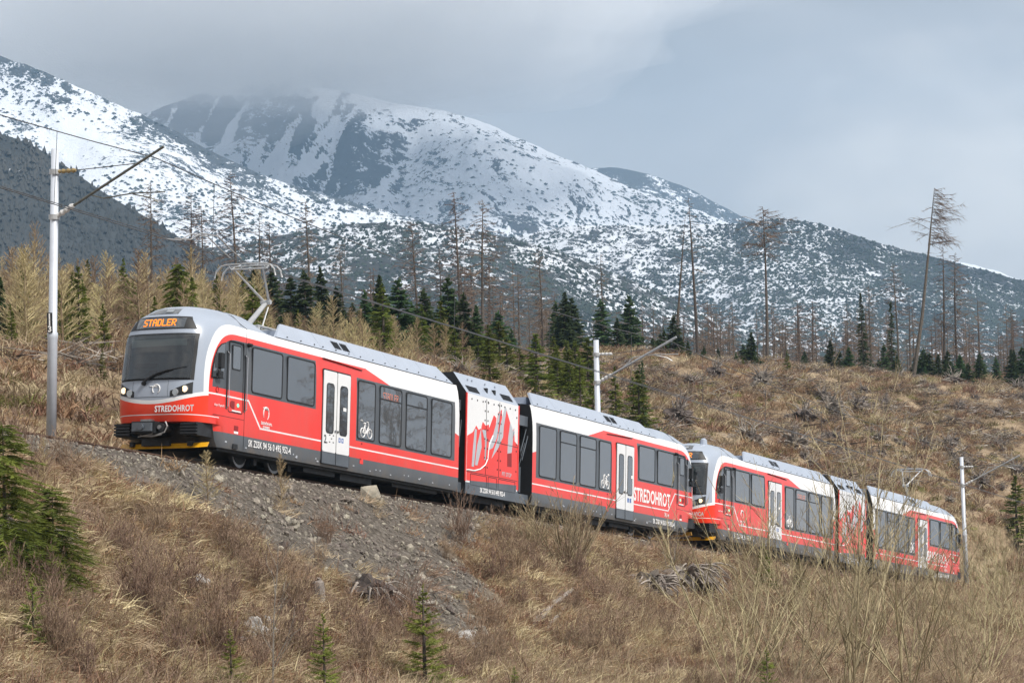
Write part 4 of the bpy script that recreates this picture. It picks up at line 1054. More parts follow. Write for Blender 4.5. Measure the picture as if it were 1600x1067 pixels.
def power_module(unit):
    xa, xe = -12.62, -16.24
    mb = MB()
    prof = [(1.21, 0.42), (1.25, 0.60), (1.25, 3.26), (0.80, 3.88), (-0.80, 3.88), (-1.25, 3.26), (-1.25, 0.60), (-1.21, 0.42)]
    xs2 = {3.26: (xa, xe), 3.88: (xa - 0.0, xe + 0.0)}
    vs = [(xa, y, z) for y, z in prof] + [(xe, y, z) for y, z in prof]
    n = len(prof); fs = [(i, (i+1) % n, n + (i+1) % n, n + i) for i in range(n)]
    mats = [0, 1, 2, 2, 2, 1, 0, 3]
    b = len(mb.v); mb.v += vs
    for f_, mt in zip(fs, mats): mb.f.append(f_); mb.mi.append(mt)
    mb.f += [tuple(reversed(range(n))), tuple(range(n, 2*n))]; mb.mi += [3, 3]
    body = link('power_module', mb.mesh('power_module', [M['skirt'], M['white'], M['roofgrey'], M['black']]), unit)
    bm = bmesh.new(); bm.from_mesh(body.data); bmesh.ops.recalc_face_normals(bm, faces=bm.faces); bm.to_mesh(body.data); bm.free()
    def part(mb, name, mats):
        o = mb.build(name, mats, body)
        if name in ('bolt', 'panel_joint', 'louvre', 'roof_vent', 'edge_strip', 'jumper_cable', 'roof_equipment'): o['kind'] = 'stuff'
        return o
    y = 1.25
    mb = MB(); slab(mb, GRAPH['red'], y - 0.01, y + 0.003); part(mb, 'mountain_graphic', M['red'])
    for k in ('g1', 'g2', 'g3', 'g4', 'g5', 'g6', 'g7'):
        mb = MB(); slab(mb, GRAPH[k], y - 0.01, y + 0.006); part(mb, 'peak_graphic', M['silver_print'])
    mb = MB(); slab(mb, [(-15.47, 1.78), (-15.77, 1.81), (-15.79, 1.41), (-15.48, 1.4)], y - 0.01, y + 0.006); part(mb, 'peak_graphic', M['red_dark'])
    mb = MB(); mb.tube([(a, y + 0.003, b_) for a, b_ in ((-12.69, 1.07), (-13.2, 1.08), (-13.6, 1.16), (-13.93, 1.31), (-14.10, 1.50), (-14.17, 1.89), (-14.43, 2.21))], 0.022, 5); part(mb, 'white_stripe', M['white_print'])
    mb = MB(); slab(mb, [(xa, 0.40), (xe, 0.40), (xe, 0.72), (xa, 0.72)], y - 0.04, y + 0.008); part(mb, 'skirt', M['skirt'])
    mb = MB(); slab(mb, [(xa - 0.3, 0.70), (xe + 0.1, 0.70), (xe + 0.1, 0.90), (xa - 0.3, 0.78)], y - 0.04, y + 0.006); part(mb, 'skirt', M['skirt'])
    mb = MB()
    for x_ in (-13.97, -14.88): mb.box((x_, y, 1.02), (x_ + 0.014, y + 0.009, 3.22))
    mb.box((-16.2, y, 2.02), (-13.97, y + 0.009, 2.034)); mb.box((-16.2, y, 1.02), (-12.7, y + 0.009, 1.032))
    for a, b_ in ((-14.05, -12.95), (-14.75, -14.15), (-16.05, -14.85)): ring(mb, rrect(a, b_, 0.66, 0.99, 0.02), rrect(a + 0.014, b_ - 0.014, 0.674, 0.976, 0.015), y - 0.01, y + 0.010)
    part(mb, 'panel_joint', M['dark'])
    mb = MB()
    for z in np.arange(1.25, 3.2, 0.27):
        for x_ in (-13.87, -14.07, -14.78, -14.98): mb.cyl((x_, y, z), (x_, y + 0.012, z), 0.026, 7)
    for x_ in np.arange(-12.95, -16.2, -0.38): mb.cyl((x_, y, 3.12), (x_, y + 0.012, 3.12), 0.026, 7)
    for z in (1.3, 1.9, 2.1, 2.9): mb.cyl((-16.1, y, z), (-16.1, y + 0.012, z), 0.026, 7)
    part(mb, 'bolt', M['dark'])
    mb = MB()
    for xf in (xa, xe):
        s_ = 1 if xf == xa else -1
        mb.box((xf - 0.03, y - 0.02, 0.75), (xf + 0.03, y + 0.012, 3.27))
    part(mb, 'edge_strip', M['red'])
    nrm = Vector((0, 0.62, 0.45)).normalized()
    def onslope(u): return (0, 1.25 - 0.45*u, 3.26 + 0.62*u)
    mb = MB()
    for x0, x1, u0, u1 in ((-13.6, -12.85, 0.12, 0.42), (-15.95, -15.25, 0.15, 0.45)):
        for k in range(7):
            uu = u0 + (u1 - u0)*k/7; a = onslope(uu); b_ = onslope(uu + 0.025)
            mb.box((x0, a[1] - 0.01, a[2]), (x1, a[1] + 0.010, b_[2]))
    part(mb, 'louvre', M['dark'])
    mb = MB()
    for x0 in (-14.2, -14.75):
        a = onslope(0.3); mb.box((x0 - 0.1, a[1] - 0.1, a[2] - 0.05), (x0, a[1] + 0.012, a[2] + 0.13))
    part(mb, 'roof_vent', M['dark'])
    mb = MB()
    for x_ in (-13.3, -13.6, -14.5, -15.2): mb.box((x_, 0.93, 3.70), (x_ + 0.05, 0.97, 3.74))
    mb.box((-15.9, -0.6, 3.88), (-13.0, 0.6, 3.93)); part(mb, 'roof_equipment', M['roofgrey'])
    # gangways, cables and dampers in the gaps either side
    for x0, x1 in ((-12.12, -12.63), (-16.23, -17.32)):
        mb = MB()
        nf = 7
        for k in range(nf):
            xm0 = x0 + (x1 - x0) * k / nf; xm1 = x0 + (x1 - x0) * (k + 0.7) / nf
            mb.box((min(xm0, xm1), -0.82, 0.55), (max(xm0, xm1), 0.82, 3.25))
        mb.box((min(x0, x1), -0.78, 0.6), (max(x0, x1), 0.78, 3.2))
        part(mb, 'gangway_bellows', M['black'])
        mb = MB()
        for j, (ys_, za) in enumerate(((1.02, 2.9), (1.08, 2.7), (0.98, 2.5))):
            mb.tube([(x0, ys_, za), (x0*0.7 + x1*0.3, ys_ + 0.05, za - 0.5), ((x0+x1)/2, ys_ + 0.06, za - 1.0), (x0*0.3 + x1*0.7, ys_ + 0.03, za - 0.7), (x1, ys_, za - 0.2)], 0.016, 5)
        mb.tube([(x0*0.5+x1*0.5, 1.05, 0.75), (x0*0.5+x1*0.5, 1.05, 1.5)], 0.05, 8)
        mb.box((min(x0, x1) + 0.08, 0.9, 2.75), (max(x0, x1) - 0.08, 1.1, 3.05))
        part(mb, 'jumper_cable', M['skirt'])
        mb = MB(); mb.box((min(x0, x1) - 0.0, -1.0, 0.42), (max(x0, x1), 1.12, 0.70)); part(mb, 'gap_sill', M['skirt'])
    class _C: pass
    pc = _C(); pc.part = lambda mb, name, mats, smooth=False: mb.build(name, mats, body, smooth)
    bogie(pc, -14.45, 2.45)
    mb = MB(); mb.box((-16.0, -0.9, 0.25), (-12.9, 0.9, 0.44)); part(mb, 'underframe_equipment', M['dark'])
    return body

def side_letters(a, b, mod, word, num, second=False):
    y = SIDE + 0.006
    text('running_number', 'SK ZSSK 94 56 0 ' + num, 0.235, M['white_print'], a.body, -0.22, 1.256, 0.565, bold=0.003, xs=0.74, space=1.08)
    text('running_number', 'SK ZSSK 94 56 0 ' + num, 0.19, M['white_print'], mod, -13.60, 1.262, 0.50, bold=0.004, xs=0.80)
    text('running_number', 'SK ZSSK 94 56 0 ' + num, 0.22, M['white_print'], b.body, -27.25, 1.256, 0.545, bold=0.004, xs=0.80)
    text('weight_mark', '24,1 m', 0.19, M['white_print'], b.body, -28.3, y, 0.845, bold=0.003, xs=0.8)
    o = text('name_lettering', word, 0.60, M['white_print'], b.body, -25.50, y, 1.185, bold=0.016, space=1.05, xs=0.82 if len(word) > 9 else 0.92)
    text('side_print', 'PIT STOP', 0.17, M['silver_print'], mod, -15.1, 1.256, 1.10, bold=0.002)
    text('cab_note', 'depo Poprad 1', 0.085, M['white_print'], a.body, 1.45, y, 1.39, xs=1.0)
    # front names
    text('name_lettering', word, 0.205, M['white_print'], a.body, 2.250, 0.10, 1.175, 'front', bold=0.006, space=1.08, xs=0.76)
    # door print
    for car, x2, xb in ((a, -4.06, -4.86), (b, None, None)):
        if x2 is not None:
            text('class_number', '2.', 0.30, M['dark'], car.body, x2, SIDE + 0.024, 1.02, bold=0.006, xs=0.9)
            mb = MB()
            for q in range(3):
                for r in range(3):
                    if (q + r) % 2 == 0: mb.box((x2 - 0.34 - q*0.1, SIDE, 1.05 + r*0.09), (x2 - 0.28 - q*0.1, SIDE + 0.0245, 1.08 + r*0.09))
            car.part(mb, 'door_print', M['dark'])
            mb = MB()
            for q in (0, 0.16):
                mb.box((xb - q - 0.11, SIDE, 1.10), (xb - q, SIDE + 0.0245, 1.22), 0)
                mb.box((xb - q - 0.07, SIDE, 1.13), (xb - q - 0.04, SIDE + 0.0255, 1.19), 1)
            car.part(mb, 'pictogram', [M['blue_print'], M['white_print']])
            mb = MB(); mb.box((-5.22, SIDE, 1.93), (-5.06, SIDE + 0.036, 2.02)); car.part(mb, 'door_sticker', M['white_print'])
    for car in (b,):
        mb = MB()
        for q in (0, 0.2): mb.box((-4.55 + q, SIDE, 1.06), (-4.41 + q, SIDE + 0.0245, 1.20), 0)
        mb.box((-4.25, SIDE, 1.85), (-4.12, SIDE + 0.036, 1.95), 1)
        car.part(mb, 'pictogram', [M['blue_print'], M['white_print']])
    # company emblem on the side of the first car
    mb = MB(); cx, cz = -1.06, 1.44
    arc = [(cx - 0.13*math.cos(t), cz + 0.16*math.sin(t)) for t in np.linspace(math.radians(-55), math.radians(215), 20)]
    mb.tube([(x_, y, z_) for x_, z_ in arc], [0.008 + 0.012*math.sin(math.pi*i/19) for i in range(20)], 5)
    mb.tube([(cx + 0.16, y, cz + 0.14), (cx + 0.06, y, cz + 0.13), (cx - 0.06, y, cz + 0.10)], [0.008, 0.03, 0.008], 5)
    a.part(mb, 'company_emblem', M['white_print'])
    text('emblem_caption', 'ŽELEZNIČNÁ SPOL.', 0.085, M['white_print'], a.body, -0.82, y, 1.17, bold=0.002, xs=0.75)
    text('emblem_caption', 'SLOVENSKO', 0.085, M['white_print'], a.body, -0.92, y, 1.075, bold=0.002, xs=0.7)
    # display behind the second low window
    cells, n = led_cells('STADLER'); mb = MB()
    for c_, r in cells:
        x_ = -7.36 - c_ * 0.0225; z_ = 2.50 + r * 0.027
        mb.box((x_ - 0.017, SIDE, z_), (x_, SIDE + 0.0085, z_ + 0.02))
    a.part(mb, 'window_display', M['led_dim'])

units = []
for k in range(2):
    u = empty('train'); u.matrix_world = FRAME @ Matrix.Translation((UNIT2 * k, 0, 0))
    units.append(u)
train1, train2 = units
tag(train1, 'red and white articulated electric train with STREDOHROT lettering, leading the climb', 'train', 'coupled mountain trains')
tag(train2, 'second red and white train, BRADAVICA lettering, coupled behind and half hidden by twigs', 'train', 'coupled mountain trains')
carA = railcar(train1, False); carB = railcar(train1, True); mod1 = power_module(train1)
# the second unit repeats the first
carA2_body = copy_tree(carA.body, train2); carB2_body = copy_tree(carB.body, train2); mod2 = copy_tree(mod1, train2)
class CarRef:
    def __init__(s, body, flip): s.body = body; s.flip = flip
    T = Car.T; part = Car.part
carA2, carB2 = CarRef(carA2_body, False), CarRef(carB2_body, True)
side_letters(carA, carB, mod1, 'STREDOHROT', '495 952-4')
side_letters(carA2, carB2, mod2, 'BRADAVICA', '495 955-7', True)
pantograph(carA); pantograph(carB2)
mb = MB(); mb.tube([(0.75, 0.42, 3.72), (0.75, 0.42, 4.0), (0.75, 0.42, 4.06)], [0.16, 0.12, 0.05], 10); carA2.part(mb, 'roof_antenna', M['roofgrey'])
# ------------------------------------------------------------------ overhead line
POLES = [(80, 690, 232, 84), (938, 815, 531, 931.5), (1510, 905, 714, 1503)]     # photo pixel of the foot, of the top
labels = ['tall pale grey catenary pole left of the leading train', 'grey catenary pole rising behind the middle of the trains', 'distant grey catenary pole just past the rear of the second train']
MESSZ, CONTZ = 6.95, 5.43
PX = []
for k, ((bx, by_, ty, tx), lab) in enumerate(zip(POLES, labels)):
    ray = at(bx, by_, 1.0); tt = float(np.dot(ORG - 2.75 * E2, E2) / np.dot(ray, E2)); base = ray * tt      # 2.75 m to the far side of the track
    dep = float(np.dot(base, _F)); topp = at(tx, ty, dep); h = topp[2] - base[2] - 0.1; lean = -(topp[0] - base[0]) / h
    x = -float(np.dot(base - ORG, D)); PX.append(x)
    rz_ = float(np.dot(ORG - x * D - base, E3))             # height of the track plane over the foot
    t = empty('catenary_pole', base)
    # poles stand plumb; cantilever reaches across the track
    ax = np.array([E2[0], E2[1], 0.0]); al = np.array([DH[0], DH[1], 0.0])
    tag(t, lab, 'pole', 'catenary poles along the track')
    zz = 0.4
    P_ = lambda a, b, c: tuple(ax * a + al * b + np.array([-lean * c, 0, c]))
    mb = MB(); mb.tube([P_(0, 0, -0.4), P_(0, 0, h*0.35), P_(0, 0, h*0.36), P_(0, 0, h*0.375), P_(0, 0, h*0.38), P_(0, 0, h + 0.1)], [0.125, 0.118, 0.13, 0.13, 0.105, 0.095], 20)
    mb.build('mast', M['pole'], t, True)
    dark = k == 0
    am = M['arm'] if dark else M['arm_pale']
    # long inclined strut from low on the mast up over the track
    z0 = h * 0.775; 
    mb = MB(); mb.tube([P_(0.55, 0, z0 + 0.27), P_(3.05, 0, z0 + 1.52)], 0.035 if dark else 0.04, 8); mb.build('cantilever_strut', am, t)
    mb = MB()
    n = 7
    pts = [P_(0.10 + 0.45 * i / n, 0, z0 + 0.05 + 0.225 * i / n) for i in range(n + 1)]
    mb.tube(pts, [0.05 if i % 2 else 0.075 for i in range(n + 1)], 10); mb.build('insulator', M['insul_w'], t)
    zt = h * 0.935
    mb = MB(); mb.tube([P_(0.62, 0, zt), P_(2.35, 0, z0 + 1.17)], 0.012, 5); mb.build('tie_wire', M['wire'], t)
    mb = MB(); pts = [P_(0.10 + 0.5 * i / n, 0, zt) for i in range(n + 1)]
    mb.tube(pts, [0.035 if i % 2 else 0.06 for i in range(n + 1)], 10); mb.build('insulator', M['insul'] if dark else M['insul_w'], t)
    mb = MB()
    for zc in (z0 + 0.02, zt): mb.tube([P_(0, 0, zc - 0.06), P_(0, 0, zc + 0.06)], 0.135, 14)
    mb.build('clamp', M['arm_pale'], t)
    # registration arm holding the contact wire
    mb = MB(); mb.tube([P_(1.0, 0, z0 + 0.5), P_(1.4, 0, CONTZ + 0.35), P_(2.2, 0, CONTZ + 0.42), P_(3.1, 0, CONTZ + 0.40)], 0.018, 6)
    mb.tube([P_(2.2, 0, CONTZ + 0.40), P_(2.6, 0.2, CONTZ + 0.30), P_(2.75, 0.3, CONTZ + 0.18)], 0.016, 6)
    mb.build('registration_arm', M['arm'] if dark else M['arm_pale'], t)
    if k == 0:
        mb = MB(); c = E2 * 0.04 - np.array([0, 1, 0]) * 0.0
        fx = np.array([0.12, -0.99, 0])
        for i in range(1): 
            mb.box((-0.062 + 0.06, -0.15, 2.62), (0.062 + 0.06, -0.10, 3.10))
        mb.build('number_plate', M['black'], t)
        for i, ch in enumerate('113'):
            cu = bpy.data.curves.new('plate_number', 'FONT'); cu.body = ch; cu.size = 0.19; cu.align_x = 'CENTER'; cu.offset = 0.006; cu.materials.append(M['white_print'])
            tmp = bpy.data.objects.new('plate_number', cu); COL.objects.link(tmp)
            dg = bpy.context.evaluated_depsgraph_get(); me = bpy.data.meshes.new_from_object(tmp.evaluated_get(dg), depsgraph=dg); bpy.data.objects.remove(tmp)
            o = bpy.data.objects.new('plate_number', me); COL.objects.link(o); o.parent = t
            o.location = (0.06, -0.155, 2.945 - i * 0.15); o.rotation_euler = (math.radians(90), 0, 0)
def wire(name, pts, r, mat, label, sag=0.0, group=None):
    P = []
    for a, b in zip(pts[:-1], pts[1:]):
        a = np.array(a); b = np.array(b)
        for i in range(12):
            t_ = i / 12; q = a * (1 - t_) + b * t_; q[2] -= sag * 4 * t_ * (1 - t_); P.append(q)
    P.append(np.array(pts[-1]))
    mb = MB(); mb.tube(P, r, 5); o = mb.build(name, mat); tag(o, label, 'wire', group); return o
def sup(x, z, y=-0.1): return loc(x, y, z)
XE = [36.0] + PX + [-125.0]
wire('messenger_wire', [sup(x, MESSZ + 0.35) for x in XE], 0.013, M['wire'], 'upper messenger wire sagging from pole to pole above the track', 0.45)
wire('contact_wire', [sup(x, CONTZ) for x in XE], 0.013, M['wire'], 'lower contact wire touching the raised pantographs', 0.0)
wire('contact_wire', [sup(x, CONTZ + 0.09, -0.22) for x in XE], 0.011, M['wire'], 'second contact wire strung just above its twin over the track', 0.03)
def messz(x):
    for a, b in zip(XE[:-1], XE[1:]):
        if b <= x <= a:
            t_ = (a - x) / (a - b); return MESSZ + 0.35 - 0.45 * 4 * t_ * (1 - t_)
for i, x in enumerate(np.arange(6.5, -90, -7.0)):
    mb = MB(); mb.tube([sup(x, CONTZ + 0.02), sup(x, messz(x))], 0.007, 4)
    tag(mb.build('dropper_wire', M['wire']), 'thin vertical dropper between the messenger and contact wires', 'wire', 'droppers of the overhead line')
mb = MB()
for yo in (-0.18, 0.10):
    mb.tube([sup(x, CONTZ + z, yo) for x, z in ((1.6, 0.02), (0.9, 0.10), (0.4, 0.34), (-0.4, 0.40), (-1.1, 0.16), (-1.6, 0.02))], 0.017, 6)
tag(mb.build('jumper_loop', M['wire_pale']), 'pale looped jumper cable on the contact wire beside the near pole', 'cable')
# ------------------------------------------------------------------ plant builders (one mesh each for trunk and crown, copied)
def U(a, b): return rnd.uniform(a, b)
def spruce_meshes(h, wr, mat, step=0.05, nb=7, pairs=6, droop=0.25, start=0.06, seg=0.5, wd=0.05, pw=0.82):
    tr = MB(); tr.tube([(0, 0, -0.3), (0, 0, h * 0.5), (0, 0, h * 0.97)], [0.02 * h ** 0.8 + 0.02, 0.012 * h ** 0.8 + 0.01, 0.006], 6)
    cr = MB(); z = start * h
    while z < h * 0.985:
        t = z / h; r = wr * h * (1 - t) ** pw * U(0.8, 1.12) + 0.02 * h * (1 - t)
        for k in range(nb):
            a = U(0, 6.283); L = r * U(0.7, 1.15); zz = z + U(-0.5, 0.5) * step * h
            ca, sa = math.cos(a), math.sin(a)
            up0 = U(-0.05, 0.2) + t * 0.35
            def pt(s): return np.array([ca * L * s, sa * L * s, zz + L * (up0 * s - droop * s * s * 1.1 + 0.10 * s ** 4)])
            prev = pt(0)
            cr.sliver(pt(0), pt(1.0), wd * 0.6)
            for i in range(pairs):
                s = 0.12 + 0.88 * (i + U(0, 0.6)) / pairs
                p = pt(min(s, 1)); ln = L * seg * (1.1 - 0.75 * s) * U(0.7, 1.2) + 0.03 * h * 0.5
                for sg in (-1, 1):
                    b = a + sg * U(0.45, 0.95)
                    e = p + np.array([math.cos(b) * ln, math.sin(b) * ln, -ln * U(0.05, 0.45)])
                    cr.sliver(p, e, wd * U(0.8, 1.5))
        z += step * h * U(0.8, 1.2)
    for i in range(8): cr.sliver((0, 0, h * U(0.9, 0.98)), (U(-.03, .03) * h, U(-.03, .03) * h, h * U(0.97, 1.03)), wd)
    return tr.mesh('trunk', [M['bark']]), cr.mesh('crown', [mat])

def young_larch_meshes(h, mat, dens=1.0, wd=0.03, up=0.75, wr=0.30):
    tr = MB(); tr.tube([(0, 0, -0.2), (U(-.03, .03) * h, U(-.03, .03) * h, h * 0.55), (0, 0, h)], [0.010 * h + 0.012, 0.007 * h + 0.006, 0.004], 5)
    cr = MB(); nbr = int(58 * dens)
    for k in range(nbr):
        t = (k + U(0, 1)) / nbr; z = h * (0.06 + 0.92 * t); L = h * wr * (1 - t) ** 0.75 * U(0.6, 1.2) + 0.06 * h
        a = U(0, 6.283); el = U(0.35, 0.8) * up + t * 0.5
        d = np.array([math.cos(a) * math.cos(el), math.sin(a) * math.cos(el), math.sin(el)])
        p0 = np.array([0, 0, z]); cr.sliver(p0, p0 + d * L, wd)
        for j in range(11):
            s = U(0.1, 0.98); p = p0 + d * L * s; l2 = L * U(0.25, 0.55) * (1.1 - s * 0.5)
            d2 = d + np.array([U(-.7, .7), U(-.7, .7), U(-.2, .8)]); d2 /= np.linalg.norm(d2)
            cr.sliver(p, p + d2 * l2, wd * 0.75)
    return tr.mesh('trunk', [M['bark_tan']]), cr.mesh('crown', [mat])

def bare_larch_meshes(h, cs=0.35, wr=0.10, nbr=90, twigs=9, gap=0.0, lopsided=0.0, mat=None):
    tr = MB(); bx, by = U(-.01, .01) * h, U(-.01, .01) * h
    tr.tube([(0, 0, -0.6), (bx, by, h * 0.35), (bx * 0.5, by, h * 0.7), (0, 0, h)], [0.0095 * h + 0.03, 0.0075 * h + 0.02, 0.0045 * h + 0.01, 0.012], 7)
    cr = MB()
    for k in range(nbr):
        t = (k + U(0, 1)) / nbr; f = cs + (1 - cs) * t; z = h * f
        if U(0, 1) < gap * (1 - t): continue
        L = h * wr * (0.35 + 1.0 * math.sin(math.pi * min(1, 0.22 + t * 0.78)) ** 0.8) * U(0.5, 1.25)
        a = U(0, 6.283)
        if lopsided and U(0, 1) < lopsided: a = U(-0.9, 0.9)
        ca, sa = math.cos(a), math.sin(a); e = U(-0.35, 0.55)
        pts = [np.array([ca * L * s, sa * L * s, z + L * (e * s - 0.30 * s * s + 0.15 * s ** 3)]) for s in (0, 0.35, 0.7, 1.0)]
        cr.tube(pts, [0.026, 0.02, 0.014, 0.005], 3, cap=False)
        for j in range(int(twigs * 2.2)):
            s = U(0.1, 1.0); i = min(int(s * 3), 2); p = pts[i] + (pts[i+1] - pts[i]) * (s * 3 - i)
            b = a + U(-1.3, 1.3); l2 = L * U(0.12, 0.35)
            cr.sliver(p, p + np.array([math.cos(b) * l2, math.sin(b) * l2, U(-0.9, 0.45) * l2]), 0.032)
    for k in range(int(12 * cs / 0.35)):          # dead stubs on the lower stem
        z = h * U(0.1, cs); a = U(0, 6.28); l = U(0.3, 1.2)
        cr.sliver((0, 0, z), (math.cos(a) * l, math.sin(a) * l, z + U(-.3, .1)), 0.04)
    return tr.mesh('trunk', [M['bark']]), cr.mesh('crown', [mat or M['larch_dark']])

def bush_mesh(name, mat, nst=14, h=3.5, spread=0.5, r0=0.022, br=5, sub=4, curve=0.25, lean=(0, 0), sides=4):
    mb = MB()
    for k in range(nst):
        a = U(0, 6.283); tilt = spread * U(0.1, 1.0); L = h * U(0.55, 1.05)
        d = np.array([math.cos(a) * tilt + lean[0], math.sin(a) * tilt + lean[1], 1.0]); d /= np.linalg.norm(d)
        p = np.array([U(-.15, .15), U(-.15, .15), -0.1]); pts = [p]; n = 7
        bend = np.array([U(-1, 1), U(-1, 1), U(-0.2, 0.5)]) * curve
        for i in range(n):
            d = d + bend / n + np.array([U(-.06, .06), U(-.06, .06), 0.02]); d /= np.linalg.norm(d); p = p + d * L / n; pts.append(p)
        rs = [r0 * U(0.7, 1.2) * (1 - 0.75 * i / n) for i in range(n + 1)]
        mb.tube(pts, rs, sides, cap=False)
        for j in range(br):
            s = U(0.15, 0.95) * n; i = min(int(s), n - 1); q = pts[i] + (pts[i+1] - pts[i]) * (s - i)
            b = U(0, 6.283); dd = d * 0.9 + np.array([math.cos(b), math.sin(b), U(0.0, 0.6)]) * U(0.45, 0.8); dd /= np.linalg.norm(dd)
            l2 = L * U(0.15, 0.38) * (1.1 - s / n * 0.6); e1 = q + dd * l2 * 0.5; dd2 = dd + np.array([U(-.25, .25), U(-.25, .25), U(0, .3)]); e2 = e1 + dd2 / np.linalg.norm(dd2) * l2 * 0.5
            mb.tube([q, e1, e2], [rs[i] * 0.6, rs[i] * 0.45, 0.004], 3, cap=False)
            for m_ in range(sub):
                t_ = U(0.1, 1.0); w_ = q + (e1 - q) * t_ * 2 if t_ < 0.5 else e1 + (e2 - e1) * (t_ * 2 - 1)
                d3 = dd + np.array([U(-.7, .7), U(-.7, .7), U(-.1, .6)]); d3 /= np.linalg.norm(d3)
                mb.sliver(w_, w_ + d3 * l2 * U(0.25, 0.6), 0.013)
    return mb.mesh(name, [mat])

def lump(rx, ry, rz, seed, amp=0.35, sub=3, fr=1.6):
    bm = bmesh.new(); bmesh.ops.create_icosphere(bm, subdivisions=sub, radius=1.0)
    co = np.array([v.co[:] for v in bm.verts]); d = 1 + amp * fbm(co[:, 0] * fr + seed * 3.1, co[:, 1] * fr + seed, co[:, 2] * fr, 4, 0.6) * 1.6
    vs = [(c * q * np.array([rx, ry, rz])) for c, q in zip(co, d)]
    fs = [tuple(v.index for v in f.verts) for f in bm.faces]; bm.free(); return vs, fs

def stump_meshes(r, seed, nroots=46):
    st = MB(); vs, fs = lump(r * 0.72, r * 0.6, r * 0.5, seed, 0.8, 3, 2.6); st.add([v + np.array([0, 0, r * 0.25]) for v in vs], fs)
    ro = MB()
    for k in range(nroots):
        a = U(0, 6.283); el = U(-0.2, 1.3); d = np.array([math.cos(a) * math.cos(el), math.sin(a) * math.cos(el), math.sin(el)])
        p = d * r * 0.5 + np.array([0, 0, r * 0.25]); L = r * U(0.5, 1.5); pts = [p]
        for i in range(4):
            d = d + np.array([U(-.5, .5), U(-.5, .5), U(-.5, .2)]); d /= np.linalg.norm(d); p = p + d * L / 4; pts.append(p)
        r_ = r * U(0.02, 0.07); ro.tube(pts, [r_, r_ * 0.8, r_ * 0.55, r_ * 0.35, r_ * 0.1], 4)
    return st.mesh('root_plate', [M['rootsoil']]), ro.mesh('root', [M['deadwood']])

def tree(name, label, cat, parts, loc_, scale=1.0, rz=None, group=None, tilt=(0, 0), names=('trunk', 'crown'), sxy=1.0):
    e_ = empty(name, tuple(loc_)); e_.scale = (scale * sxy, scale * sxy, scale); e_.rotation_euler = (tilt[0], tilt[1], U(0, 6.283) if rz is None else rz)
    for nm, me in zip(names, parts):
        o = link(nm, me, e_)
        if nm == 'root': o['kind'] = 'stuff'
    tag(e_, label, cat, group); return e_

V_SP = [spruce_meshes(6, U(0.19, 0.25), M['spruce'], 0.045, 9, 8, U(0.15, 0.35), 0.03, 0.5, 0.125, U(0.7, 0.9)) for _ in range(4)]
V_SPN = [spruce_meshes(9, 0.085, M['spruce'], 0.03, 6, 5, 0.5, 0.12, wd=0.09) for _ in range(2)]
V_SPY = [spruce_meshes(2.4, 0.36, M['spruce_y'], 0.075, 6, 15, 0.05, 0.06, 0.36, 0.022, 0.95) for _ in range(3)]
V_BUSHSP = [spruce_meshes(3.6, 0.30, M['spruce_y'], 0.038, 10, 16, 0.25, 0.02, 0.42, 0.036) for _ in range(1)]
V_LOOSE = [spruce_meshes(3.6, 0.36, M['pine'], 0.032, 9, 16, 0.55, 0.02, 0.36, 0.024, 0.38) for _ in range(2)]
V_YSP = [spruce_meshes(3.5, 0.24, M['pine'], 0.06, 7, 7, 0.15, 0.05, 0.45, 0.06) for _ in range(3)]
V_LA = [young_larch_meshes(4, M['larch'], 1.25, 0.034) for _ in range(5)]
V_BL = [bare_larch_meshes(14, 0.30, 0.085, 110), bare_larch_meshes(14, 0.42, 0.095, 90), bare_larch_meshes(14, 0.18, 0.11, 140), bare_larch_meshes(14, 0.25, 0.07, 90, gap=0.5)]
V_TUFT = [bare_larch_meshes(15, 0.70, 0.13, 60, 12), bare_larch_meshes(18, 0.70, 0.12, 62, 12, lopsided=0.75)]
V_SPARSE = [bare_larch_meshes(16, 0.25, 0.065, 60, 8, gap=0.75), bare_larch_meshes(16, 0.2, 0.05, 60, 8, gap=0.7)]
V_FOR = [bare_larch_meshes(10, 0.12, 0.11, 75, 6) for _ in range(4)]

def foot(px, depth):
    p = at(px, 560, depth); return p[0], p[1], gz(p[0], p[1])
def stand(name, label, cat, var, base_h, px, top, depth, group=None, lean=0.0, px_base=None, sxy=1.0):
    x, y, z = foot(px if px_base is None else px_base, depth)
    tp = at(px, top, depth); h = tp[2] - z
    dx = tp[0] - x
    return tree(name, label, cat, var, (x, y, z - 0.1), h / base_h, U(-0.4, 0.4) if lean or px_base else None, group, (0, math.atan2(dx, h)), sxy=sxy)

# named tall bare larches, left to right
GL = 'tall bare larches on the skyline'
TALL = [(237, 283, 205, 0, 'thin bare larch, leftmost of the tall larches, behind the wire'), (299, 300, 205, 1, 'bare larch with brown crown right of the cantilever arm'), (321, 318, 215, 0, 'slim bare larch close beside a taller one on the left skyline'),
        (373, 268, 200, 1, 'tallest bare larch behind the leading pantograph'), (412, 330, 215, 3, 'thin bare larch right of the leading pantograph'), (430, 345, 215, 2, 'bushy brown bare larch right of the pantograph'), (491, 312, 220, 0, 'bare larch standing alone above the dark spruces'),
        (537, 378, 235, 2, 'small brown larch among the dark spruces'), (655, 345, 235, 2, 'broad brown larch above the first power module'), (690, 388, 235, 2, 'low bushy larch left of the twin larches'), (724, 297, 225, 0, 'left one of the twin tall larches against the snow'), (757, 310, 225, 1, 'right one of the twin tall larches against the snow'),
        (848, 388, 240, 2, 'bushy reddish larch against the wooded ridge'), (946, 395, 240, 3, 'slim bare larch above the middle pole')]
for px, top, dp, v, lab in TALL: stand('bare_larch', lab, 'tree', V_BL[v], 14, px, top, dp, GL)
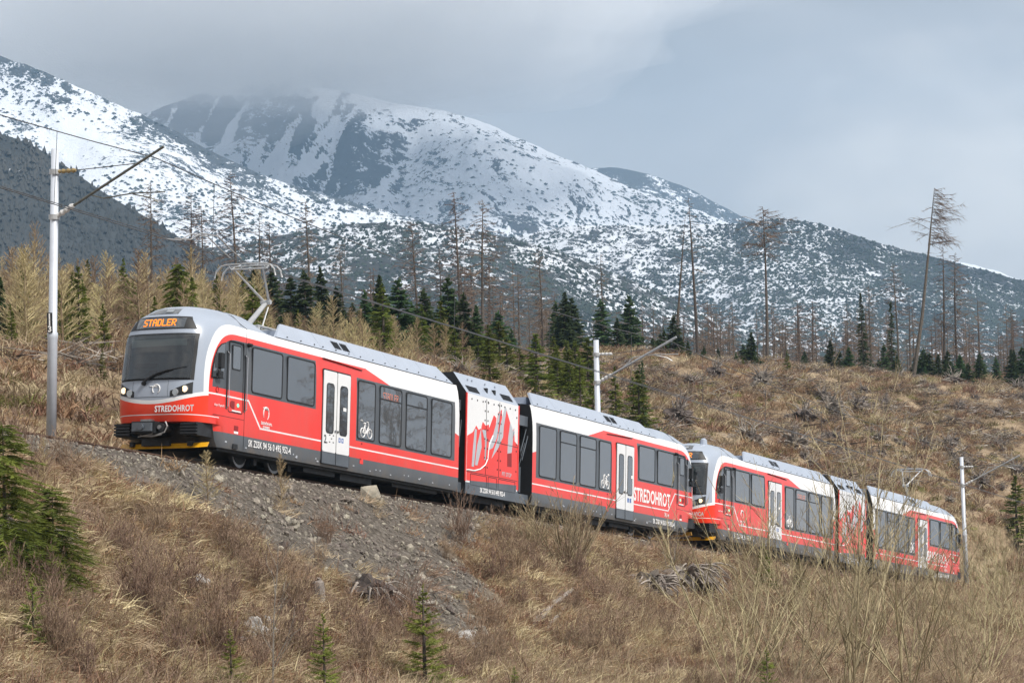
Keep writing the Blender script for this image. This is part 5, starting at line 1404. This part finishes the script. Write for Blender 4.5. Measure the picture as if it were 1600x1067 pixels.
stand('bare_larch', 'leaning sparse larch, left of the pair before the snowy shoulder', 'tree', V_SPARSE[1], 16, 1072, 338, 235, GL, 1, 1055)
stand('bare_larch', 'straight sparse larch, right of the pair before the snowy shoulder', 'tree', V_SPARSE[0], 16, 1091, 305, 235, GL)
stand('bare_larch', 'tall bare larch with a round tufted top on a long bare stem', 'tree', V_TUFT[0], 15, 1198, 320, 240, GL)
stand('bare_larch', 'tallest leaning larch with a one-sided tuft at its top, at the right', 'tree', V_TUFT[1], 18, 1463, 287, 228, GL, 1, 1424)
stand('bare_larch', 'slim bare larch just right of the leaning one', 'tree', V_BL[3], 14, 1475, 383, 245, GL)
stand('bare_larch', 'bushy bare larch at the right, second past the leaning one', 'tree', V_BL[2], 14, 1496, 395, 245, GL)
stand('bare_larch', 'brown larch with drooping crown left of the leaning one', 'tree', V_BL[1], 14, 1404, 410, 250, GL)
stand('bare_larch', 'pale brown larch behind two narrow dark spruces', 'tree', V_BL[2], 14, 1362, 445, 255, GL)
stand('bare_larch', 'bare larch near the right edge of the forest line', 'tree', V_BL[1], 14, 1583, 480, 255, GL)
GF = 'leafless trees of the background wood'
FLAB = ['leafless brown larch in the hazy wood behind the clearing, crown narrow', 'leafless brown larch in the hazy wood behind the clearing, crown broad']
for i in range(240):
    px = U(820, 1680) if i < 175 else U(-60, 820); dp = U(262, 400)
    top = (U(468, 545) if px > 900 else U(455, 520)) if px > 820 else U(405, 480)
    x, y, z = foot(px, dp); h = max(4, at(px, top, dp)[2] - z)
    tree('leafless_tree', FLAB[i % 2], 'tree', V_FOR[i % 4], (x, y, z), h / 10, None, GF, sxy=U(0.7, 1.0) if i % 2 == 0 else U(1.05, 1.5))
# spruces
GS = 'dark spruces along the edge of the wood'
SPR = [(398, 412, 165), (432, 416, 160), (456, 425, 155), (481, 418, 155), (508, 415, 158), (531, 445, 152), (571, 450, 155), (600, 428, 152), (626, 432, 148), (668, 448, 158), (703, 428, 152), (724, 455, 148), (749, 475, 150), (882, 455, 200), (868, 468, 205), (897, 462, 205), (944, 464, 200), (986, 458, 205),
       (966, 495, 200), (1040, 512, 205), (1052, 490, 210), (1076, 530, 200), (1100, 538, 205), (1122, 542, 210), (1150, 548, 215), (1297, 530, 225), (1326, 540, 225), (1382, 535, 228), (1440, 550, 235), (1466, 552, 235), (1500, 552, 238), (1530, 548, 238), (1556, 556, 240), (1584, 545, 240), (838, 520, 190), (918, 530, 175), (800, 510, 185), (645, 470, 165), (690, 480, 150), (735, 505, 150), (555, 470, 175)]
ORD = 'first second third fourth fifth sixth seventh eighth ninth tenth eleventh twelfth thirteenth fourteenth fifteenth sixteenth seventeenth eighteenth nineteenth twentieth'.split()
cnt = {}
for i, (px, top, dp) in enumerate(sorted(SPR)):
    side = 'left of the twin larches' if px < 760 else ('above the middle of the trains' if px < 1180 else 'topping the right clear-cut')
    cnt[side] = cnt.get(side, -1) + 1
    stand('spruce', 'dark green spruce, ' + ORD[cnt[side]] + ' from the left of those ' + side, 'tree', V_SP[i % 4], 6, px, top, dp, GS, sxy=U(1.1, 1.5))
for i in range(70):
    px, top, dp = (U(390, 790), U(455, 545), U(140, 185)) if i < 22 else ((U(800, 1180), U(515, 556), U(195, 228)) if i < 40 else (U(1230, 1660), U(540, 572), U(222, 250)))
    stand('small_spruce', ('low dark spruce in the band behind the leading train' if i < 22 else 'low dark spruce in the band above the middle pole') if i < 40 else 'low dark spruce lining the top of the right clear-cut', 'tree', V_SP[i % 4], 6, px, top, dp, 'low spruces filling the wood edge', sxy=U(1.2, 1.9))
for i in range(46):
    px, dp = U(560, 1010), U(118, 175); x, y, z = foot(px, dp); h = U(1.6, 3.4)
    tree('young_spruce', 'mid green rounded young spruce on the slope just above the train roofs', 'tree', V_YSP[i % 3], (x, y, z), h / 3.5, None, 'green young spruces above the train roofs', sxy=U(1.2, 1.8))
for i in range(22):
    px, dp = U(-20, 420), U(84, 165); x, y, z = foot(px, dp)
    tree('young_spruce', 'olive green young spruce among the tan larches of the left bank', 'tree', V_YSP[i % 3], (x, y, z), U(1.8, 3.6) / 3.5, None, 'young spruces of the left bank', sxy=U(0.8, 1.2))
for i in range(6):                       # the edge of the wood goes on to the right of the frame, where the side windows look
    x, y = U(30, 55), U(97, 128); z = gz(x, y)
    tree('bare_larch', 'bare larch of the wood below the track, to the right of the view', 'tree', V_BL[i % 4], (x, y, z), U(0.85, 1.25), None, 'larches right of the view', sxy=1.5)
for px, top, dp, lab in [(1350, 455, 238, 'narrow dark spruce, left of the two slender ones on the right skyline'), (1394, 470, 238, 'narrow dark spruce, right of the two slender ones on the right skyline')]:
    stand('spruce', lab, 'tree', V_SPN[0], 9, px, top, dp, GS)
stand('spruce', 'dark spruce at the left edge behind the track', 'tree', V_SP[0], 6, 2, 430, 92, GS)
stand('spruce', 'narrow dark spruce just right of the middle pole', 'tree', V_SPN[1], 9, 1003, 560, 132, GS)
for i, (px, top, dp) in enumerate([(40, 410, 96), (112, 420, 100), (165, 470, 88), (160, 540, 80), (215, 430, 105), (330, 445, 130), (420, 470, 120), (470, 480, 130), (105, 450, 92), (20, 470, 84)]):
    stand('young_spruce', 'olive green young spruce among the tan larches of the left bank', 'tree', V_YSP[i % 3], 3.5, px, top, dp, 'young spruces of the left bank', sxy=0.8)
stand('pine', 'bushy yellow green pine behind the roof of the leading train', 'tree', V_LOOSE[1], 3.6, 286, 408, 88, None, sxy=0.75)
for i, (px, top, dp) in enumerate([(905, 555, 126), (925, 580, 120), (890, 560, 130), (960, 570, 128), (868, 540, 132), (1230, 545, 205), (1160, 556, 200), (835, 585, 118)]):
    stand('young_spruce', 'yellowish young spruce on the slope behind the middle pole', 'tree', V_YSP[i % 3], 3.5, px, top, dp, 'yellowish spruces on the slope')
# young larches: the left bank and thinning to the right
GLR = 'young tan larches on the bank'
n = 0
while n < 290:
    px = U(-60, 640) if n < 235 else U(500, 900); dp = 76 + (175 - 76) * U(0, 1) ** 0.8
    x, y, z = foot(px, dp); a_, q_ = track_sq(x, y)
    if q_ > -4.2: continue
    if px > 430 and U(0, 1) < (px - 430) / 500: continue
    h = U(1.6, 3.5) * (1.0 if px < 420 else 0.65) * (0.75 if dp < 85 else 1)
    tree('young_larch', 'tan leafless young larch in the dense thicket on the left bank' if px < 430 else 'small tan larch on the slope above the leading train', 'tree', V_LA[n % 5], (x, y, z), h / 4, None, GLR, sxy=U(0.8, 1.2)); n += 1
stand('young_larch', 'tall pale larch top rising above the thicket beside the near pole', 'tree', V_LA[0], 4, 61, 345, 110, GLR, sxy=0.7)

# ---------------------------------------------------------------- clear-cut: stumps and root plates
V_ST = [stump_meshes(0.8, s) for s in range(5)]
GST = 'uprooted stumps on the clear-cut'
n = 0
cand = [(1190,598),(1405,592),(1285,625),(1340,640),(1195,625),(1075,600),(1120,590),(1255,655),(1300,640),(1500,640),(1455,612),(1490,600),(1590,610),(1560,650),(1370,690),(1310,655),(1060,660),(1170,690),(1300,690),(1420,760),(1560,700),(1440,700),(1530,760),(1240,700),(1480,700),(1500,730),(1590,740),(780,575),(815,590),(700,560),(720,590),(840,600)]
while n < 120:
    if n < len(cand): px, py = cand[n]
    else: px = U(830, 1620) if U(0, 1) < 0.85 else U(640, 900); py = U(585, 800)
    g_ = ray_ground(px, py, 95, 300)
    a_, q_ = track_sq(g_[0], g_[1]); n += 1
    if q_ > -5 or g_[1] > 262: continue
    big = n <= len(cand)
    tree('tree_stump', 'grey uprooted stump with a large root plate on the clear-cut' if big else 'small weathered stump in the grass of the clear-cut', 'stump', V_ST[n % 5], (g_[0], g_[1], gz(g_[0], g_[1]) - 0.1), U(0.75, 1.25) if big else U(0.3, 0.7), None, GST if big else 'small stumps on the clear-cut', names=('root_plate', 'root'))

# ---------------------------------------------------------------- foreground plants
def place(name, label, cat, me, px, py, scale=1.0, rz=None, group=None, dz=0.0):
    g_ = ray_ground(px, py); o = link(name, me); o.location = (g_[0], g_[1], gz(g_[0], g_[1]) + dz)
    o.scale = (scale,) * 3; o.rotation_euler = (0, 0, U(0, 6.28) if rz is None else rz); tag(o, label, cat, group); return o
def sapling(px, top, base, lab, v, sxy=1.0, h0=2.4, name='spruce_sapling', group='spruce saplings in the foreground', tilt=0.0):
    g_ = ray_ground(px, base); dp = float(np.dot(g_, _F)); h = at(px, top, dp)[2] - g_[2]
    return tree(name, lab, 'tree', v, (g_[0], g_[1], gz(g_[0], g_[1])), h / h0, None, group, (0, tilt), sxy=sxy)
sapling(665, 915, 1085, 'tallest young spruce at the bottom edge, left of centre', V_SPY[0], 1.05)
sapling(508, 958, 1090, 'yellowish young spruce at the bottom edge by the pale stem', V_SPY[1], 0.95)
sapling(55, 995, 1095, 'green spruce sapling in the bottom left corner', V_SPY[2], 1.0)
sapling(362, 985, 1085, 'green spruce sapling below the pale rocks', V_SPY[1], 1.0)
sapling(805, 1040, 1085, 'tiny green spruce sapling at the bottom centre', V_SPY[2], 1.0)
sapling(1200, 1010, 1090, 'tiny green spruce sapling beneath the bare willows', V_SPY[0], 0.9)
sapling(10, 660, 905, 'large bushy spruce leaning out of the left edge', V_LOOSE[0], 1.0, 3.6, 'bushy_spruce', None)
sapling(85, 765, 915, 'low dense green spruce at the foot of the left bush', V_LOOSE[1], 1.35, 3.6, 'bushy_spruce', None)
sapling(1195, 850, 925, 'low dark spruce under the second train', V_YSP[0], 1.4, 3.5, 'low_spruce', 'low spruces by the second train')
sapling(1250, 872, 930, 'low dark spruce right of its twin under the second train', V_YSP[1], 1.4, 3.5, 'low_spruce', 'low spruces by the second train')
sapling(1590, 745, 860, 'green spruce at the right edge beside the far pole', V_YSP[2], 1.3, 3.5, 'low_spruce', None)
sapling(325, 705, 785, 'fluffy tan larch seedling below the front of the leading train', V_LA[1], 1.3, 4, 'larch_seedling', 'larch seedlings on the embankment')
sapling(440, 712, 800, 'tan larch seedling below the front bogie', V_LA[2], 0.9, 4, 'larch_seedling', 'larch seedlings on the embankment')
sapling(70, 690, 775, 'tan larch seedling beside the bushy spruce', V_LA[3], 1.0, 4, 'larch_seedling', 'larch seedlings on the embankment')

V_WI = [bush_mesh('bare_willow', M['willow'], 10, 5.4, 0.85, 0.019, 8, 6, 0.6) for _ in range(3)]
V_WF = [bush_mesh('fan_willow', M['willow'], 30, 2.9, 0.95, 0.024, 7, 5, 0.35) for _ in range(2)]
V_TW = [bush_mesh('twiggy_shrub', M['twig_brown'], 26, 1.3, 0.6, 0.007, 6, 4, 0.4) for _ in range(3)]
V_PALE = [bush_mesh('pale_stem', M['bark_grey'], 1, 4.2, 0.03, 0.017, 12, 4, 0.05) for _ in range(1)] + [bush_mesh('pale_stem', M['bark_grey'], 3, 2.0, 0.25, 0.02, 4, 3, 0.3)]
GW = 'bare willows in the right foreground'
for k, (px, py, sc, lab) in enumerate([(1330, 1090, 1.4, 'tall bare willow in front of the second power module, thickest stems'), (1240, 1085, 1.15, 'bare willow with fanned stems left of the thickest one'), (1420, 1088, 1.2, 'bare willow in front of the last car'), (1500, 1085, 0.85, 'bare willow right of the last car at the bottom edge'),
        (1150, 1090, 1.05, 'bare willow leaning across the root mass, leftmost of the clump'), (1290, 1010, 1.2, 'bare willow standing back between two nearer ones'), (1380, 1000, 1.25, 'slim bare willow close to the track, before the second car'), (1570, 960, 0.95, 'dense grey willow at the right edge'), (1600, 1000, 0.9, 'dense grey willow partly cut by the right edge'), (1240, 960, 0.62, 'small bare willow below the second train doors'), (1470, 990, 0.72, 'small bare willow near the far pole')]):
    place('bare_willow', lab, 'shrub', V_WI[k % 3], px, py, sc, None, GW)
for k, (px, py, sc) in enumerate([(1200, 1060, 0.75), (1350, 1050, 0.9), (1450, 1060, 0.75), (1540, 1060, 0.85), (1430, 950, 0.6), (1520, 985, 0.8), (1180, 1000, 0.55), (1590, 930, 0.8), (1550, 905, 0.6)]):
    place('bare_willow', 'thin see-through leafless willow filling the gaps of the right foreground thicket', 'shrub', V_WI[(k + 1) % 3], px, py, sc, None, GW)
place('bare_willow', 'wide fan shaped leafless willow below the rear car of the leading train', 'shrub', V_WF[0], 890, 900, 1.05, None, None)
place('bare_willow', 'fan shaped leafless bush left of the wide fan willow', 'shrub', V_WF[1], 835, 865, 0.6)
place('bare_willow', 'thin leafless bush under the second front cab', 'shrub', V_WF[1], 1180, 900, 0.75)
place('pale_stem', 'slender pale leafless stem rising in front of the leading train', 'sapling', V_PALE[0], 432, 1085, 1.15, 0.5)
place('pale_stem', 'pale dead twigs standing on the root mass', 'sapling', V_PALE[1], 1050, 905, 1.0, 0.3)
place('pale_stem', 'pale dead twigs on the right of the root mass', 'sapling', V_PALE[1], 1105, 910, 0.7, 2.0)
GT = 'brown twiggy shrubs on the embankment'
for i in range(120):
    px, py = [(560, 1010), (590, 985), (500, 890), (510, 850), (640, 960), (250, 985), (215, 960), (290, 1010), (700, 880), (720, 850), (330, 960), (60, 760), (100, 730), (30, 700), (610, 1040), (650, 1020), (925, 1030), (900, 960)][i] if i < 18 else (U(0, 1150), U(830, 1060))
    g_ = ray_ground(px, py)
    if i >= 18 and gravel_mask(g_[0], g_[1]) > 0.4: continue
    place('twiggy_shrub', 'brown leafless twiggy shrub in the matted grass of the embankment', 'shrub', V_TW[i % 3], px, py, U(0.55, 1.15), None, GT)
# rocks, logs, root masses
def rock(px, py, s, lab, grp=None, mat='rock_pale'):
    mb = MB(); vs, fs = lump(s * U(0.8, 1.2), s * U(0.7, 1.1), s * U(0.5, 0.8), rnd.randint(0, 99), 0.45, 3, 1.2); mb.add(vs, fs)
    place('boulder', lab, 'rock', mb.mesh('boulder', [M[mat]]), px, py, 1.0, None, grp, s * 0.75)
for px, py, s in [(398, 990, 0.22), (416, 984, 0.15), (382, 985, 0.12), (407, 1008, 0.15), (390, 1012, 0.12), (424, 1004, 0.15), (376, 1005, 0.1), (417, 1020, 0.12)]: rock(px, py, s, 'pale boulder in the small heap above the bottom spruces', 'heap of pale boulders')
rock(312, 928, 0.22, 'pale boulder alone on the slope, upper left of the heap'); rock(728, 1008, 0.25, 'pale boulder in the grass right of the tallest sapling'); rock(742, 1018, 0.16, 'small pale boulder touching a larger one right of the sapling'); rock(292, 838, 0.12, 'small pale stone high on the scree')
rock(460, 830, 0.17, 'flat grey boulder half buried in the scree', None, 'gravel'); rock(545, 790, 0.12, 'grey boulder below the front car doors', None, 'gravel')
def rootmass(px, py, r, lab, seed, nr=60):
    t = place('root_mass', lab, 'stump', stump_meshes(r, seed, 4)[0], px, py, 1.0, 0.3); ro = MB()
    for k in range(nr):
        a = U(0, 6.283); p = np.array([math.cos(a) * r * U(0.1, 0.8), math.sin(a) * r * U(0.1, 0.7), r * U(0.3, 0.75)]); d = np.array([math.cos(a) * 0.7, math.sin(a) * 0.7, U(-0.3, 0.6)]); pts = [p]
        for i in range(5): d = d + np.array([U(-.3, .3), U(-.3, .3), -0.28]); d /= np.linalg.norm(d); p = p + d * r * U(0.12, 0.26); pts.append(p)
        q = U(0.012, 0.045); ro.tube(pts, [q, q, q * .8, q * .6, q * .4, q * .1], 4)
    o = ro.build('root', [M['deadwood']], t); o['kind'] = 'stuff'; return t
rootmass(1075, 925, 1.05, 'large tangled root mass below the rear cab of the leading train', 3, 110)
rootmass(1020, 930, 0.75, 'tangled root mass merging with a larger one on its right', 4, 70)
rootmass(570, 945, 0.7, 'grey root tangle in the scrub left of the tallest sapling', 5, 60)
rootmass(30, 880, 0.8, 'shaggy root mass under the bushy spruce at the left edge', 6, 90)
def log(p0, p1, r, lab, mat='deadwood', knots=4):
    a = ray_ground(*p0); b = ray_ground(*p1); a = np.array([a[0], a[1], gz(a[0], a[1]) + p0[2] if len(p0) > 2 else gz(a[0], a[1]) + r]); b = np.array([b[0], b[1], gz(b[0], b[1]) + r])
    mb = MB(); pts = [a + (b - a) * t + np.array([U(-.03, .03), U(-.03, .03), U(-.02, .03)]) for t in np.linspace(0, 1, 7)]; pts = [q - a for q in pts]
    mb.tube(pts, [r * U(0.85, 1.1) for _ in pts], 9)
    o = mb.build('fallen_log', M[mat], None, True); o.location = a; tag(o, lab, 'log'); return o
log((815, 995), (902, 912), 0.04, 'upper weathered log of the bundle on the grassy slope'); log((822, 992), (896, 925), 0.06, 'thickest weathered log of the bundle on the slope'); log((855, 985), (893, 945), 0.045, 'pale straight log lowest in the bundle', 'bark_grey'); log((808, 1000), (880, 935), 0.05, 'thin dark log at the left of the bundle')
log((560, 905), (595, 945), 0.07, 'broken pale branch leaning on the root tangle', 'bark_grey'); log((640, 955), (680, 950), 0.05, 'pale branch lying across the scrub behind the sapling', 'bark_grey')
log((-20, 880), (28, 884), 0.06, 'smooth pale pipe poking in from the left edge', 'pole')
g_ = ray_ground(497, 955); mb = MB(); mb.tube([(0, 0, -0.1), (0.02, 0, 0.3), (0, 0.02, 0.62), (0.04, 0, 0.7)], [0.17, 0.15, 0.14, 0.05], 9); o = mb.build('broken_stump', M['deadwood']); o.location = g_; tag(o, 'upright broken stump with splintered top in the scrub', 'stump')
# ------------------------------------------------------------------ grass, gravel, litter (uncountable)
def src_coll(name, meshes):
    c = bpy.data.collections.new(name)
    for i, me in enumerate(meshes):
        o = bpy.data.objects.new(name + '_source', me); c.objects.link(o)
    return c
def scatter(name, label, pts, rot, scl, coll, nvar):
    me = bpy.data.meshes.new(name); me.vertices.add(len(pts)); me.vertices.foreach_set('co', np.asarray(pts, np.float32).ravel())
    a = me.attributes.new('rot', 'FLOAT_VECTOR', 'POINT'); a.data.foreach_set('vector', np.asarray(rot, np.float32).ravel())
    a = me.attributes.new('scl', 'FLOAT', 'POINT'); a.data.foreach_set('value', np.asarray(scl, np.float32))
    a = me.attributes.new('idx', 'INT', 'POINT'); a.data.foreach_set('value', rng.integers(0, nvar, len(pts)).astype(np.int32))
    o = link(name, me); tag(o, label, None, None, 'stuff')
    gt_ = bpy.data.node_groups.new(name, 'GeometryNodeTree')
    gt_.interface.new_socket('Geometry', in_out='INPUT', socket_type='NodeSocketGeometry'); gt_.interface.new_socket('Geometry', in_out='OUTPUT', socket_type='NodeSocketGeometry')
    gi = N(gt_, 'NodeGroupInput'); go = N(gt_, 'NodeGroupOutput'); ins = N(gt_, 'GeometryNodeInstanceOnPoints')
    ci = N(gt_, 'GeometryNodeCollectionInfo'); ci.inputs['Collection'].default_value = coll; ci.inputs['Separate Children'].default_value = True; ci.inputs['Reset Children'].default_value = True
    def attr(nm, ty):
        n = N(gt_, 'GeometryNodeInputNamedAttribute', data_type=ty); n.inputs['Name'].default_value = nm; return n.outputs['Attribute']
    gt_.links.new(gi.outputs[0], ins.inputs['Points']); gt_.links.new(ci.outputs[0], ins.inputs['Instance']); ins.inputs['Pick Instance'].default_value = True
    gt_.links.new(attr('idx', 'INT'), ins.inputs['Instance Index']); gt_.links.new(attr('rot', 'FLOAT_VECTOR'), ins.inputs['Rotation']); gt_.links.new(attr('scl', 'FLOAT'), ins.inputs['Scale'])
    gt_.links.new(ins.outputs[0], go.inputs[0])
    md = o.modifiers.new('scatter', 'NODES'); md.node_group = gt_; return o
def tuft(name, mat, nb, R, l0, l1, lean, wd, seed, flat=0.35):
    r_ = np.random.default_rng(seed); v = []; f = []
    for k in range(nb):
        p = np.array([r_.normal(0, R * 0.5), r_.normal(0, R * 0.5), -0.02]); a = r_.uniform(0, 6.28); L = r_.uniform(l0, l1)
        d = np.array([math.cos(a) * 0.5 + lean, math.sin(a) * 0.5, r_.uniform(flat, 1.1)]); d /= np.linalg.norm(d)
        d2 = d + np.array([lean * 0.9 + 0.4 * math.cos(a), 0.4 * math.sin(a), -0.75 * r_.random()]); d2 /= np.linalg.norm(d2)
        sd_ = np.cross(d, r_.normal(0, 1, 3)); sd_ = sd_ / (np.linalg.norm(sd_) + 1e-6) * wd * r_.uniform(0.6, 1.3) * 0.5
        m_ = p + d * L * 0.5; e_ = m_ + d2 * L * 0.5; b = len(v)
        v += [p - sd_, p + sd_, m_ + sd_ * 0.8, m_ - sd_ * 0.8, e_]; f += [(b, b+1, b+2), (b, b+2, b+3), (b+3, b+2, b+4)]
    return np_mesh(name, np.array(v), np.array(f), [mat])
def slope_dir(x, y):
    e_ = 0.6; gx = (ground(x + e_, y) - ground(x - e_, y)); gy = (ground(x, y + e_) - ground(x, y - e_)); return np.arctan2(-gy, -gx), np.hypot(gx, gy) / (2 * e_)
def sample(n, y0, y1, side):
    y = np.sqrt(rng.uniform(y0 ** 2, y1 ** 2, n * 3)); x = rng.uniform(-1, 1, n * 3) * (0.205 * y + 3); a, q = track_sq(x, y)
    ok = (q > 2.05) if side > 0 else (q < -2.6)
    x, y = x[ok][:n], y[ok][:n]; return x, y
c_gr = src_coll('dry_grass', [tuft('tuft', M['grass'], 85, 0.34, 0.18, 0.50, 0.55, 0.015, s) for s in range(4)] + [tuft('tuft', M['grass_red'], 75, 0.34, 0.12, 0.40, 0.35, 0.015, 50 + s, 0.15) for s in range(4)])
x, y = sample(34000, 41, 128, 1); gmv = gravel_mask(x, y); pn = fbm(x * 0.5 + 9, y * 0.5, 4, 3)
keep = (rng.random(len(x)) > gmv * 0.965) & (rng.random(len(x)) < 0.85 + pn * 0.6); x, y = x[keep], y[keep]
sdv, sl_ = slope_dir(x, y); n = len(x)
scatter('dry_grass', 'matted dry grass covering the near slope', np.stack([x, y, ground(x, y) - 0.01], -1), np.stack([rng.normal(0, 0.12, n), np.clip(sl_, 0, 0.7) * 0.6 + rng.normal(0, 0.12, n), sdv + rng.normal(0, 0.7, n)], -1), rng.uniform(0.6, 1.35, n), c_gr, 8)
c_far = src_coll('hill_grass', [tuft('tuft', M['grass_hill'], 60, 0.5, 0.2, 0.6, 0.2, 0.03, 100 + s) for s in range(4)] + [tuft('tuft', M['grass_red'], 60, 0.5, 0.2, 0.55, 0.2, 0.03, 120 + s) for s in range(3)] + [tuft('tuft', M['grass_green'], 60, 0.5, 0.2, 0.45, 0.1, 0.03, 140)])
x, y = sample(64000, 62, 268, -1); pn = fbm(x * 0.16, y * 0.16, 8, 4); keep = rng.random(len(x)) < 0.88 + pn * 1.2; x, y = x[keep], y[keep]; n = len(x)
scatter('hill_grass', 'dry grass and weeds over the clear-cut hillside', np.stack([x, y, ground(x, y) - 0.02], -1), np.stack([rng.normal(0, 0.15, n), rng.normal(0, 0.15, n), rng.uniform(0, 6.28, n)], -1), rng.uniform(0.5, 1.5, n), c_far, 8)
# loose stones of the ballast shoulder and scree
def stone(seed):
    bm = bmesh.new(); bmesh.ops.create_icosphere(bm, subdivisions=1, radius=1.0); r_ = random.Random(seed)
    for v in bm.verts: v.co *= r_.uniform(0.65, 1.2); v.co.z *= 0.65
    me = bpy.data.meshes.new('stone'); bm.to_mesh(me); bm.free(); me.materials.append(M['gravel']); return me
c_st = src_coll('gravel', [stone(s) for s in range(6)])
x, y = sample(90000, 50, 128, 1); gmv = gravel_mask(x, y); keep = rng.random(len(x)) < gmv * 0.95 + 0.02; x, y = x[keep][:42000], y[keep][:42000]; n = len(x)
a_, q_ = track_sq(x, y)
sz = rng.lognormal(math.log(0.028), 0.55, n); sz = np.where(rng.random(n) < 0.03, sz * 2.3, sz)
scatter('gravel', 'loose grey stones of the ballast shoulder and scree', np.stack([x, y, ground(x, y) + sz * 0.2], -1), rng.uniform(0, 6.28, (n, 3)), sz, c_st, 6)
# ballast between the rails
s_ = rng.uniform(-32, 100, 16000); q_ = rng.uniform(-2.2, 2.3, 16000); px_ = ORG[0] + DH[0] * s_ + E2[0] * q_; py_ = ORG[1] + DH[1] * s_ + E2[1] * q_
scatter('ballast', 'crushed grey ballast of the track bed', np.stack([px_, py_, ground(px_, py_) + 0.01], -1), rng.uniform(0, 6.28, (16000, 3)), rng.uniform(0.025, 0.06, 16000), c_st, 6)
# upright weeds and fine twigs
c_wd = src_coll('weeds', [tuft('weed', M['twig_brown'], 22, 0.22, 0.35, 0.95, 0.08, 0.009, 200 + s, 0.8) for s in range(4)] + [tuft('weed', M['larch'], 20, 0.2, 0.3, 0.8, 0.05, 0.009, 210 + s, 0.9) for s in range(2)])
x, y = sample(10000, 42, 126, 1); pn = fbm(x * 0.35 + 3, y * 0.35, 12, 3); keep = (rng.random(len(x)) < 0.25 + pn * 1.6) & (gravel_mask(x, y) < 0.55); x, y = x[keep], y[keep]; n = len(x)
scatter('weeds', 'dry upright weeds and twigs on the near slope', np.stack([x, y, ground(x, y) - 0.01], -1), np.stack([rng.normal(0, 0.12, n), rng.normal(0, 0.12, n), rng.uniform(0, 6.28, n)], -1), rng.uniform(0.6, 1.4, n), c_wd, 6)

# brushwood left by the felling
def brush(seed):
    r_ = np.random.default_rng(seed); mb = MB()
    for k in range(26):
        p = np.array([r_.normal(0, 0.45), r_.normal(0, 0.45), r_.uniform(0, 0.25)]); a = r_.uniform(0, 6.28); L = r_.uniform(0.3, 1.3); d = np.array([math.cos(a), math.sin(a), r_.uniform(-0.1, 0.55)])
        mb.sliver(p, p + d * L, r_.uniform(0.02, 0.07))
    return mb.mesh('brush', [M['deadwood'] if seed % 2 else M['rootsoil']])
c_br = src_coll('brushwood', [brush(s) for s in range(6)])
x, y = sample(15000, 80, 262, -1); pn = fbm(x * 0.12 + 30, y * 0.12, 2, 3); keep = rng.random(len(x)) < 0.4 + pn * 1.4; x, y = x[keep], y[keep]; n = len(x)
scatter('brushwood', 'dark brushwood and branches left on the clear-cut', np.stack([x, y, ground(x, y)], -1), np.stack([rng.normal(0, 0.1, n), rng.normal(0, 0.1, n), rng.uniform(0, 6.28, n)], -1), rng.uniform(0.5, 1.3, n), c_br, 6)
